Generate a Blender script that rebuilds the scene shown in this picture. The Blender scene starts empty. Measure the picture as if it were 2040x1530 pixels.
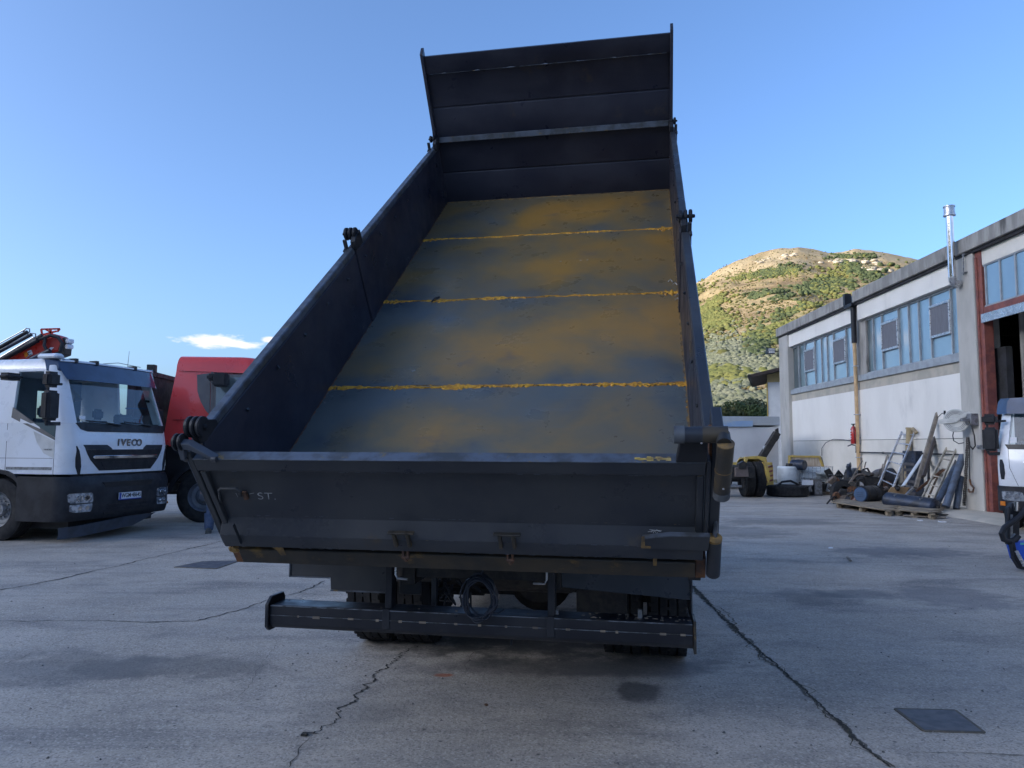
import bpy, bmesh, math, random
from mathutils import Matrix, Vector, noise as mnoise
random.seed(7)
R=math.radians
S=bpy.context.scene
# ---------------------------------------------------------------- camera, sky, sun, exposure
FPX,PITCH,ROLL,CAMH=1474.6,0.0818,0.0026,1.6
CX,CY=1020.0,765.0
_r=Vector((1,0,0)); _u=Vector((0,-math.sin(PITCH),math.cos(PITCH))); _f=Vector((0,math.cos(PITCH),math.sin(PITCH)))
cam_r=_r*math.cos(ROLL)+_u*math.sin(ROLL); cam_u=_u*math.cos(ROLL)-_r*math.sin(ROLL); cam_f=_f
CAM=Vector((0,0,CAMH))
cd=bpy.data.cameras.new('camera'); cam=bpy.data.objects.new('camera',cd); S.collection.objects.link(cam); S.camera=cam
cd.sensor_width=36; cd.lens=FPX/2040*36; cd.clip_end=8000; cd.clip_start=.05
cam.matrix_world=Matrix(((cam_r.x,cam_u.x,-cam_f.x,CAM.x),(cam_r.y,cam_u.y,-cam_f.y,CAM.y),(cam_r.z,cam_u.z,-cam_f.z,CAM.z),(0,0,0,1)))
SUN_EL=R(15); SUN_AZ=R(-111)          # azimuth from +Y towards +X: low sun behind the camera on its left
sund=Vector((math.sin(SUN_AZ)*math.cos(SUN_EL),math.cos(SUN_AZ)*math.cos(SUN_EL),math.sin(SUN_EL)))
W=bpy.data.worlds.new('World'); S.world=W; W.use_nodes=True
nt=W.node_tree; nt.nodes.clear()
def wn(t,**k):
    n=nt.nodes.new(t)
    for a,b in k.items(): setattr(n,a,b)
    return n
sky=wn('ShaderNodeTexSky'); sky.sky_type='NISHITA'; sky.sun_disc=False; sky.sun_elevation=SUN_EL; sky.sun_rotation=SUN_AZ
sky.altitude=300; sky.air_density=.76; sky.dust_density=4.2; sky.ozone_density=4.3
bg=wn('ShaderNodeBackground'); bg.inputs['Strength'].default_value=.15
wo=wn('ShaderNodeOutputWorld')
tc=wn('ShaderNodeTexCoord'); sep=wn('ShaderNodeSeparateXYZ'); nt.links.new(tc.outputs['Generated'],sep.inputs[0])
def wm(op,a,b=None,c=None,clamp=False):
    n=wn('ShaderNodeMath',operation=op,use_clamp=clamp)
    for i,v in enumerate((a,b,c)):
        if v is None: continue
        if isinstance(v,(int,float)): n.inputs[i].default_value=v
        else: nt.links.new(v,n.inputs[i])
    return n.outputs[0]
az=wm('ARCTAN2',sep.outputs[0],sep.outputs[1]); el=wm('ARCSINE',sep.outputs[2])
nz=wn('ShaderNodeTexNoise'); nz.inputs['Scale'].default_value=1; nz.inputs['Detail'].default_value=7; nz.inputs['Roughness'].default_value=.6
cb=wn('ShaderNodeCombineXYZ'); nt.links.new(wm('MULTIPLY',az,38),cb.inputs[0]); nt.links.new(wm('MULTIPLY',el,95),cb.inputs[1]); nt.links.new(cb.outputs[0],nz.inputs[0])
def blob(a0,e0,ra,re):
    x=wm('DIVIDE',wm('SUBTRACT',az,a0),ra); y=wm('DIVIDE',wm('SUBTRACT',el,e0),re)
    return wm('SUBTRACT',1,wm('SQRT',wm('ADD',wm('MULTIPLY',x,x),wm('MULTIPLY',y,y))))
m=None
for b in ((-.383,.1285,.046,.0095),(-.365,.1265,.042,.006),(-.319,.134,.016,.0045),(-1.2,.2,.3,.04),(1.6,.25,.3,.05),(2.4,.3,.5,.06)):
    o=blob(*b); m=o if m is None else wm('MAXIMUM',m,o)
cl=wm('ADD',m,wm('MULTIPLY',wm('SUBTRACT',nz.outputs[0],.5),1.9))
cl=wm('MULTIPLY',cl,2.0,clamp=True); cl=wm('MULTIPLY',cl,.88)
mx=wn('ShaderNodeMix',data_type='RGBA'); nt.links.new(cl,mx.inputs[0]); nt.links.new(sky.outputs[0],mx.inputs[6]); mx.inputs[7].default_value=(3.0,2.9,3.0,1)
nt.links.new(mx.outputs[2],bg.inputs[0]); nt.links.new(bg.outputs[0],wo.inputs[0])
sl=bpy.data.lights.new('sun','SUN'); sl.energy=2.2; sl.angle=R(.5); sl.color=(1,.86,.66)
so=bpy.data.objects.new('sun',sl); S.collection.objects.link(so); so.rotation_euler=sund.to_track_quat('Z','Y').to_euler()
S.view_settings.view_transform='Standard'; S.view_settings.look='None'; S.view_settings.gamma=1; S.view_settings.exposure=1.46
S.view_settings.use_curve_mapping=False
# ---------------------------------------------------------------- pixel of the photograph -> point in the place
def ray(x,y): return cam_r*((x-CX)/FPX)-cam_u*((y-CY)/FPX)+cam_f
def hit(x,y,P,N):
    d=ray(x,y); return CAM+d*((Vector(P)-CAM).dot(N)/d.dot(N))
def pg(x,y,z=0): return hit(x,y,(0,0,z),Vector((0,0,1)))
def pd(x,y,d): return hit(x,y,(0,d,0),Vector((0,1,0)))
def pX(x,y,X): return hit(x,y,(X,0,0),Vector((1,0,0)))
# ---------------------------------------------------------------- materials
MATS={}
def pm(name,c1,c2=None,scale=3,lo=.4,hi=.62,rough=.5,rvar=.15,metal=0,bump=0,bscale=60,c3=None,scale3=12,lo3=.55,hi3=.7,spec=.5,coat=0,det=8,stretch=(1,1,1),emit=None,dent=0):
    m=bpy.data.materials.new(name); m.use_nodes=True; t=m.node_tree; b=t.nodes['Principled BSDF']
    L=t.links.new; N=t.nodes.new
    co=N('ShaderNodeTexCoord'); mp=N('ShaderNodeMapping'); L(co.outputs['Object'],mp.inputs[0]); mp.inputs['Scale'].default_value=stretch
    def noi(s,d=det,r=.6):
        n=N('ShaderNodeTexNoise'); n.inputs['Scale'].default_value=s; n.inputs['Detail'].default_value=d; n.inputs['Roughness'].default_value=r; L(mp.outputs[0],n.inputs[0]); return n.outputs[0]
    def ramp(f,a,c):
        n=N('ShaderNodeMapRange'); n.interpolation_type='SMOOTHSTEP'; L(f,n.inputs[0]); n.inputs[1].default_value=a; n.inputs[2].default_value=c; return n.outputs[0]
    if c2 is None: c2=tuple(x*.78 for x in c1)
    mix=N('ShaderNodeMix'); mix.data_type='RGBA'; nn=noi(scale); L(ramp(nn,lo,hi),mix.inputs[0]); mix.inputs[6].default_value=(*c1,1); mix.inputs[7].default_value=(*c2,1)
    out=mix.outputs[2]
    if c3:
        m2=N('ShaderNodeMix'); m2.data_type='RGBA'; L(ramp(noi(scale3),lo3,hi3),m2.inputs[0]); L(out,m2.inputs[6]); m2.inputs[7].default_value=(*c3,1); out=m2.outputs[2]
    L(out,b.inputs['Base Color'])
    if rvar:
        mr=N('ShaderNodeMapRange'); L(noi(scale*2.3+1),mr.inputs[0]); mr.inputs[1].default_value=.3; mr.inputs[2].default_value=.7; mr.inputs[3].default_value=max(0,rough-rvar); mr.inputs[4].default_value=min(1,rough+rvar); L(mr.outputs[0],b.inputs['Roughness'])
    else: b.inputs['Roughness'].default_value=rough
    b.inputs['Metallic'].default_value=metal; b.inputs['Specular IOR Level'].default_value=spec; b.inputs['Coat Weight'].default_value=coat; b.inputs['Coat Roughness'].default_value=.08
    if bump:
        bp=N('ShaderNodeBump'); bp.inputs['Strength'].default_value=.6; bp.inputs['Distance'].default_value=bump; L(noi(bscale,6,.65),bp.inputs['Height']); L(bp.outputs[0],b.inputs['Normal'])
    if dent:
        bq=N('ShaderNodeBump'); bq.inputs['Strength'].default_value=.5; bq.inputs['Distance'].default_value=dent; L(noi(1.7,3,.5),bq.inputs['Height'])
        if bump: L(bp.outputs[0],bq.inputs['Normal'])
        L(bq.outputs[0],b.inputs['Normal'])
    if emit: b.inputs['Emission Color'].default_value=(*emit[:3],1); b.inputs['Emission Strength'].default_value=emit[3]
    MATS[name]=m; return m
def glassmat(name,tint,refl=1.55,rough=.02):
    m=bpy.data.materials.new(name); m.use_nodes=True; t=m.node_tree; t.nodes.clear(); N=t.nodes.new; L=t.links.new
    o=N('ShaderNodeOutputMaterial'); a=N('ShaderNodeBsdfTransparent'); a.inputs[0].default_value=(*tint,1); g=N('ShaderNodeBsdfGlossy'); g.inputs[1].default_value=rough; fr=N('ShaderNodeFresnel'); fr.inputs[0].default_value=refl
    x=N('ShaderNodeMixShader'); ge=N('ShaderNodeNewGeometry'); iv=N('ShaderNodeMath'); iv.operation='SUBTRACT'; iv.inputs[0].default_value=1; L(ge.outputs['Backfacing'],iv.inputs[1]); ml=N('ShaderNodeMath'); ml.operation='MULTIPLY'; L(fr.outputs[0],ml.inputs[0]); L(iv.outputs[0],ml.inputs[1]); L(ml.outputs[0],x.inputs[0]); L(a.outputs[0],x.inputs[1]); L(g.outputs[0],x.inputs[2]); L(x.outputs[0],o.inputs[0]); return m
steel=pm('dark_painted_steel',(.022,.026,.035),(.038,.041,.046),scale=1.6,rough=.40,rvar=.2,metal=.0,bump=.0008,bscale=70,c3=(.060,.048,.035),scale3=5,lo3=.62,hi3=.78,spec=.45,dent=.03)
steel_side=pm('dark_board_steel',(.016,.018,.033),(.030,.032,.048),scale=1.5,rough=.43,rvar=.2,bump=.0008,bscale=60,c3=(.055,.042,.034),scale3=4,lo3=.63,hi3=.8,spec=.4,dent=.03)
steel_rust=pm('rust_streaked_dark_steel',(.022,.021,.019),(.050,.037,.022),scale=3.5,rough=.5,bump=.001,bscale=60,c3=(.20,.12,.035),scale3=4.5,lo3=.60,hi3=.72,stretch=(1,1,1.6))
edge=pm('bare_steel_edge',(.105,.125,.16),(.06,.065,.07),scale=9,rough=.42,metal=.3,c3=(.18,.13,.06),scale3=14,lo3=.60,hi3=.68)
weld=pm('ochre_weld_paint',(.60,.30,.025),(.40,.18,.02),scale=22,rough=.8,bump=.004,bscale=90,c3=(.08,.06,.04),scale3=30,lo3=.6,hi3=.66)
ochre=pm('ochre_primer',(.27,.16,.05),(.10,.07,.04),scale=15,rough=.7)
rust=pm('brown_rust',(.16,.07,.03),(.07,.04,.03),scale=12,rough=.85,bump=.003,bscale=50)
rubber=pm('tyre_rubber',(.018,.018,.020),(.035,.034,.033),scale=5,rough=.85,bump=.001,bscale=80,spec=.25)
black=pm('black_plastic',(.012,.013,.017),(.024,.025,.030),scale=4,rough=.5,spec=.35)
blackm=pm('black_oily_metal',(.016,.016,.018),(.04,.035,.03),scale=14,rough=.5,bump=.003,bscale=40,metal=.2)
greym=pm('grey_metal',(.30,.31,.33),(.18,.18,.18),scale=12,rough=.4,metal=.5)
chrome=pm('chrome',(.8,.8,.82),(.7,.7,.7),rough=.12,rvar=.05,metal=1)
alu=pm('aluminium',(.62,.62,.64),(.45,.45,.46),scale=9,rough=.35,metal=.7)
white=pm('white_vehicle_paint',(.72,.74,.78),(.68,.69,.71),scale=1.4,rough=.3,rvar=.08,coat=.5,c3=(.52,.50,.47),scale3=2.5,lo3=.62,hi3=.95)
red=pm('red_vehicle_paint',(.72,.055,.05),(.66,.05,.048),scale=1.5,rough=.32,rvar=.08,coat=.5,c3=(.33,.04,.04),scale3=3,lo3=.6,hi3=.9)
redcrane=pm('red_crane_paint',(.60,.04,.025),(.45,.035,.02),scale=5,rough=.35)
darkred=pm('dark_maroon_paint',(.05,.012,.018),(.03,.01,.014),rough=.5)
bluegrey=pm('tinted_visor_plastic',(.035,.06,.12),(.028,.045,.09),rough=.2,rvar=.05,coat=.4)
greyplas=pm('grey_plastic',(.11,.105,.105),(.09,.085,.09),rough=.45)
lampg=pm('headlamp_glass',(.55,.58,.62),(.2,.22,.25),scale=14,rough=.12,rvar=.1,metal=.6,coat=1)
amber=pm('amber_lens',(.6,.18,.02),rough=.2)
platew=pm('number_plate_white',(.75,.77,.8),(.65,.66,.7),rough=.4)
plateb=pm('number_plate_blue',(.03,.07,.4),rough=.4)
ink=pm('black_ink',(.01,.01,.012),rough=.5)
chalk=pm('white_chalk',(.45,.46,.46),(.3,.3,.3),scale=60,rough=.9)
glass_cab=glassmat('windscreen_glass',(.90,.96,.96),1.9)
glass_side=glassmat('side_window_glass',(.92,.96,.96),1.45)
blue=pm('bright_blue_paint',(.01,.09,.55),(.01,.07,.42),rough=.35,c3=(.02,.05,.2),scale3=6,lo3=.62,hi3=.75)
yellow=pm('yellow_paint',(.55,.38,.08),(.42,.30,.10),scale=6,rough=.5,c3=(.3,.2,.1),scale3=9,lo3=.62,hi3=.75)
wood=pm('weathered_wood',(.30,.22,.14),(.2,.15,.1),scale=5,rough=.85,stretch=(8,8,1),bump=.002,bscale=30)
woodg=pm('grey_wood',(.24,.20,.155),(.14,.12,.10),scale=6,rough=.9,bump=.003,bscale=40)
carton=pm('cardboard_brown_wood',(.38,.25,.13),(.30,.19,.10),scale=4,rough=.8)
pipeg=pm('blue_grey_pipe',(.10,.13,.18),(.07,.085,.11),scale=5,rough=.5,metal=.2)
tankd=pm('dark_blue_tank',(.035,.05,.085),(.025,.03,.04),scale=4,rough=.4,metal=.2,c3=(.08,.06,.05),scale3=9,lo3=.6,hi3=.75)
galv=pm('galvanised_steel',(.55,.56,.58),(.42,.43,.45),scale=7,rough=.32,metal=.75)
hdpe=pm('translucent_white_plastic',(.62,.66,.68),(.5,.54,.56),scale=5,rough=.45)
extred=pm('extinguisher_red',(.45,.02,.02),(.38,.02,.02),rough=.3,coat=.5)
tan=pm('tan_painted_pipe',(.62,.42,.22),(.50,.33,.18),scale=4,rough=.6)
oxide=pm('red_oxide_steel',(.27,.085,.06),(.17,.055,.048),scale=5,rough=.6,c3=(.12,.06,.05),scale3=8,lo3=.6,hi3=.75)
panelw=pm('white_precast_wall',(.84,.80,.735),(.79,.75,.685),scale=.8,rough=.8,bump=.002,bscale=30,c3=(.52,.49,.45),scale3=1.1,lo3=.55,hi3=.90,stretch=(1,1,.45))
panelc=pm('cream_precast_wall',(.78,.735,.655),(.70,.655,.575),scale=.9,rough=.85,bump=.002,bscale=30)
conc=pm('grey_concrete',(.50,.475,.43),(.42,.40,.36),scale=2,rough=.9,bump=.004,bscale=25,c3=(.17,.16,.145),scale3=3.2,lo3=.60,hi3=.85,stretch=(1,1,.35))
concd=pm('weathered_concrete',(.38,.36,.33),(.25,.24,.22),scale=3.5,rough=.9,bump=.005,bscale=25,c3=(.09,.085,.08),scale3=2.2,lo3=.56,hi3=.75,stretch=(1,1,.25))
concb=pm('beige_concrete',(.50,.45,.37),(.40,.37,.31),scale=1.6,rough=.9,bump=.003,bscale=25,c3=(.25,.22,.18),scale3=2,lo3=.64,hi3=.9)
frameg=pm('grey_window_frame',(.36,.39,.41),(.28,.30,.32),scale=4,rough=.5)
ventm=pm('grey_window_vent',(.17,.17,.19),(.145,.145,.16),scale=30,rough=.7,stretch=(1,1,.1))
pane=pm('blue_window_pane',(.20,.33,.43),(.17,.29,.39),scale=.7,rough=.06,rvar=.03,spec=1.0,coat=1,c3=(.26,.38,.46),scale3=.5,lo3=.45,hi3=.7)
paned=pm('dark_window_pane',(.09,.12,.13),(.07,.10,.11),scale=.7,rough=.1,rvar=.03,spec=.8)
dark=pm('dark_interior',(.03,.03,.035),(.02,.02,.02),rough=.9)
leafd=pm('dark_foliage',(.035,.055,.02),(.06,.08,.03),scale=.8,rough=.7)
denim=pm('blue_denim',(.06,.09,.16),(.10,.13,.2),scale=14,rough=.9,bump=.004,bscale=20)
shoe_m=pm('grey_shoe',(.10,.10,.09),(.06,.06,.055),scale=9,rough=.8)
skin=pm('skin',(.45,.27,.19),rough=.55)
jacket=pm('dark_jacket',(.02,.025,.04),rough=.85)
seatm=pm('seat_fabric',(.05,.07,.1),rough=.9)
# the bed floor: mill-scale steel with ochre rust
def floor_mat():
    m=pm('ochre_rusted_bed_steel',(.105,.120,.118),(.060,.078,.092),scale=1.3,rough=.34,rvar=.12,metal=.2,bump=.0008,bscale=30,spec=.55)
    t=m.node_tree; N=t.nodes.new; L=t.links.new; b=t.nodes['Principled BSDF']; old=b.inputs['Base Color'].links[0].from_socket
    co=N('ShaderNodeTexCoord'); sp=N('ShaderNodeSeparateXYZ'); L(co.outputs['Object'],sp.inputs[0])
    def M(op,a,c=None,clamp=False):
        n=N('ShaderNodeMath'); n.operation=op; n.use_clamp=clamp
        for i,q in enumerate((a,c)):
            if q is None: continue
            if isinstance(q,(int,float)): n.inputs[i].default_value=q
            else: L(q,n.inputs[i])
        return n.outputs[0]
    def noi(sc,det=8,r=.55,dist=0,st=(1,1,1)):
        mp=N('ShaderNodeMapping'); mp.inputs['Scale'].default_value=st; L(co.outputs['Object'],mp.inputs[0]); n=N('ShaderNodeTexNoise'); n.inputs['Scale'].default_value=sc; n.inputs['Detail'].default_value=det; n.inputs['Roughness'].default_value=r; n.inputs['Distortion'].default_value=dist; L(mp.outputs[0],n.inputs[0]); return n.outputs[0]
    def rng(f,a,c,lo=0,hi=1):
        n=N('ShaderNodeMapRange'); n.interpolation_type='SMOOTHSTEP'; L(f,n.inputs[0]); n.inputs[1].default_value=a; n.inputs[2].default_value=c; n.inputs[3].default_value=lo; n.inputs[4].default_value=hi; return n.outputs[0]
    def mix(f,a,c):
        n=N('ShaderNodeMix'); n.data_type='RGBA'; L(f,n.inputs[0])
        for i,v in ((6,a),(7,c)):
            if isinstance(v,tuple): n.inputs[i].default_value=(*v,1)
            else: L(v,n.inputs[i])
        return n.outputs[2]
    v=M('DIVIDE',M('SUBTRACT',sp.outputs[2],1.12347),.61176)      # metres along the floor
    ph=M('FRACT',M('DIVIDE',M('ADD',v,-1.4138+1.333*3),1.333))      # 0 just past a seam, 1 just before the next: the ochre sits mid sheet
    mid=M('SUBTRACT',M('MULTIPLY',M('SINE',M('MULTIPLY',ph,3.1416)),.16),.10)
    end=rng(v,.4,1.9,-.10,.03); side=rng(sp.outputs[0],-1.2,-.1,-.09,.03); side2=rng(sp.outputs[0],.75,1.2,0,-.03)
    f=M('ADD',M('ADD',M('ADD',noi(1.25,9,.56,.25),mid),M('ADD',end,side)),side2)
    c=mix(rng(f,.30,.56,0,.90),old,(.205,.150,.070))
    c=mix(rng(f,.48,.74,0,.9),c,(.37,.20,.045))
    g=noi(2.6,7,.6,.3,(.8,1,1)); c=mix(rng(g,.59,.74,0,.62),c,(.055,.07,.09))
    c=mix(rng(noi(7,6,.7,0,(.35,1,1)),.66,.74,0,.55),c,(.30,.19,.06))
    w=noi(34,4,.6,0,(.04,1,1)); c=mix(rng(w,.60,.72,0,.35),c,(.15,.15,.14))          # fine drag scratches across the plates
    L(c,b.inputs['Base Color'])
    return m
bedm=floor_mat()
# ---------------------------------------------------------------- mesh builder
class B:
    def __init__(s,T=None): s.v=[];s.f=[];s.m=[];s.T=T or Matrix.Identity(4);s.cur=0
    def add(s,vs,fs,T=None):
        o=len(s.v); M=s.T@T if T else s.T
        s.v+= [M@Vector(v) for v in vs]; s.f+=[tuple(i+o for i in f) for f in fs]; s.m+=[s.cur]*len(fs); return s
    def box(s,x0,x1,y0,y1,z0,z1,T=None):
        if x0>x1:x0,x1=x1,x0
        if y0>y1:y0,y1=y1,y0
        if z0>z1:z0,z1=z1,z0
        return s.add([(x0,y0,z0),(x1,y0,z0),(x1,y1,z0),(x0,y1,z0),(x0,y0,z1),(x1,y0,z1),(x1,y1,z1),(x0,y1,z1)],[(0,3,2,1),(4,5,6,7),(0,1,5,4),(1,2,6,5),(2,3,7,6),(3,0,4,7)],T)
    def bar(s,p0,p1,w,h,up=(0,0,1)):
        p0,p1=Vector(p0),Vector(p1); d=p1-p0; l=d.length; d.normalize(); u=Vector(up)
        if abs(d.dot(u))>.98: u=Vector((0,1,0))
        x=d.cross(u).normalized(); z=x.cross(d)
        T=Matrix((( x.x,d.x,z.x,p0.x),(x.y,d.y,z.y,p0.y),(x.z,d.z,z.z,p0.z),(0,0,0,1)))
        return s.box(-w/2,w/2,0,l,-h/2,h/2,T)
    def cyl(s,p0,p1,r0,r1=None,n=16,cap=True):
        r1=r0 if r1 is None else r1; p0,p1=Vector(p0),Vector(p1); d=(p1-p0).normalized(); a=Vector((0,0,1)) if abs(d.z)<.9 else Vector((1,0,0)); x=d.cross(a).normalized(); y=d.cross(x)
        vs=[p0+(x*math.cos(t)+y*math.sin(t))*r0 for t in [2*math.pi*i/n for i in range(n)]]+[p1+(x*math.cos(t)+y*math.sin(t))*r1 for t in [2*math.pi*i/n for i in range(n)]]
        fs=[((i+1)%n,i,i+n,(i+1)%n+n) for i in range(n)]
        if cap: fs+= [tuple(range(n)),tuple(range(2*n-1,n-1,-1))]
        return s.add(vs,fs)
    def tube(s,pts,r,n=8,closed=False,radii=None):
        P=[Vector(p) for p in pts]; k=len(P); vs=[];fs=[]; prev=None
        for i,p in enumerate(P):
            a=P[(i-1)%k] if (i>0 or closed) else P[0]; b=P[(i+1)%k] if (i<k-1 or closed) else P[-1]
            d=(b-a).normalized()
            if prev is None:
                u=Vector((0,0,1)) if abs(d.z)<.9 else Vector((1,0,0)); x=d.cross(u).normalized()
            else:
                x=(prev-d*prev.dot(d)).normalized()
            prev=x; y=d.cross(x); rr=radii[i] if radii else r
            vs+=[p+(x*math.cos(2*math.pi*j/n)+y*math.sin(2*math.pi*j/n))*rr for j in range(n)]
        for i in range(k if closed else k-1):
            a=i*n; b=((i+1)%k)*n
            fs+=[(a+j,a+(j+1)%n,b+(j+1)%n,b+j) for j in range(n)]
        if not closed: fs+=[tuple(range(n-1,-1,-1)),tuple(range((k-1)*n,k*n))]
        return s.add(vs,fs)
    def prism(s,poly,axis,a0,a1,T=None):
        n=len(poly)
        def P(p,a): return {'x':(a,p[0],p[1]),'y':(p[0],a,p[1]),'z':(p[0],p[1],a)}[axis]
        vs=[P(p,a0) for p in poly]+[P(p,a1) for p in poly]
        fs=[(i,(i+1)%n,(i+1)%n+n,i+n) for i in range(n)]+[tuple(range(n-1,-1,-1)),tuple(range(n,2*n))]
        return s.add(vs,fs,T)
    def lathe(s,prof,n=32,T=None,axis='x'):   # prof: (a along axis, r), closed profile
        k=len(prof); vs=[]
        for i in range(n):
            t=2*math.pi*i/n; c,sn=math.cos(t),math.sin(t)
            for a,r in prof: vs.append((a,r*c,r*sn) if axis=='x' else ((r*c,r*sn,a) if axis=='z' else (r*c,a,r*sn)))
        fs=[]
        for i in range(n):
            for j in range(k): fs.append((i*k+j,i*k+(j+1)%k,((i+1)%n)*k+(j+1)%k,((i+1)%n)*k+j))
        return s.add(vs,fs,T)
    def grid(s,rows,thick=None):   # rows of equal-length point lists
        k=len(rows[0]); vs=[p for r in rows for p in r]; fs=[]
        for i in range(len(rows)-1):
            for j in range(k-1): fs.append((i*k+j,i*k+j+1,(i+1)*k+j+1,(i+1)*k+j))
        if thick is not None:
            n=len(vs); t=Vector(thick); vs=vs+[Vector(v)+t for v in vs]; fs=fs+[tuple(x+n for x in reversed(f)) for f in fs]
            rim=[j for j in range(k)]+[i*k+k-1 for i in range(1,len(rows))]+[(len(rows)-1)*k+j for j in range(k-2,-1,-1)]+[i*k for i in range(len(rows)-2,0,-1)]
            for a,b in zip(rim,rim[1:]+rim[:1]): fs.append((b,a,a+n,b+n))
        return s.add(vs,fs)
    def obj(s,name,mat,parent=None,bev=0,seg=1,ang=32,label=None,kind=None,group=None,cat=None,smooth=True):
        me=bpy.data.meshes.new(name); me.from_pydata([tuple(v) for v in s.v],[],s.f)
        mats=mat if isinstance(mat,(list,tuple)) else [mat]
        for mm in mats: me.materials.append(mm)
        if len(mats)>1: me.polygons.foreach_set('material_index',s.m)
        bm=bmesh.new(); bm.from_mesh(me); bmesh.ops.recalc_face_normals(bm,faces=bm.faces)
        if bev:
            es=[e for e in bm.edges if len(e.link_faces)==2 and e.calc_face_angle(0)>R(35)]
            bmesh.ops.bevel(bm,geom=es,offset=bev,segments=seg,affect='EDGES',clamp_overlap=True)
        for e in bm.edges:
            e.smooth = len(e.link_faces)==2 and e.calc_face_angle(0)<R(ang)
        for fc in bm.faces: fc.smooth=smooth
        bm.to_mesh(me); bm.free()
        o=bpy.data.objects.new(name,me); S.collection.objects.link(o)
        if parent: o.parent=parent
        tag(o,label,cat,group,kind)
        return o
def tag(o,label=None,cat=None,group=None,kind=None):
    if label:o['label']=label
    if cat:o['category']=cat
    if group:o['group']=group
    if kind:o['kind']=kind
    return o
def thing(name,label,cat,loc=(0,0,0),rz=0,group=None,rot=None):
    o=bpy.data.objects.new(name,None); S.collection.objects.link(o); o.location=loc; o.rotation_euler=rot or (0,0,rz); o.empty_display_size=.3
    return tag(o,label,cat,group)
def shared(me_obj,parent=None,M=None):       # another instance of an object, mesh data shared
    c=me_obj.copy(); S.collection.objects.link(c); c.parent=parent
    if M is not None: c.matrix_local=M
    return c
def text(name,s,size,mat,parent,M,ext=.003,off=0.0,shear=0,align='CENTER',sx=1):
    cu=bpy.data.curves.new(name,'FONT'); cu.body=s; cu.size=size; cu.extrude=ext; cu.offset=off; cu.align_x=align; cu.align_y='CENTER'; cu.shear=shear
    o=bpy.data.objects.new(name+'_tmp',cu); S.collection.objects.link(o)
    dg=bpy.context.evaluated_depsgraph_get(); me=bpy.data.meshes.new_from_object(o.evaluated_get(dg)); bpy.data.objects.remove(o)
    me.transform(M@Matrix.Diagonal((sx,1,1,1))); me.materials.clear(); me.materials.append(mat); me.name=name
    ob=bpy.data.objects.new(name,me); S.collection.objects.link(ob); ob.parent=parent; return ob
def frame(o,x,y):      # matrix with given x and y axes
    x=Vector(x).normalized(); y=Vector(y).normalized(); z=x.cross(y); o=Vector(o)
    return Matrix(((x.x,y.x,z.x,o.x),(x.y,y.y,z.y,o.y),(x.z,y.z,z.z,o.z),(0,0,0,1)))
# ================================================================ THE SETTING
import numpy as np
def struct(name,b,mat,**k): return b.obj(name,mat,kind='structure',**k)
gm=pm('dry_grass_ground',(.20,.17,.09),(.12,.12,.05),scale=.05,rough=.95)
struct('ground',B().box(-3000,3000,-600,4000,-.5,0),gm)
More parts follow.
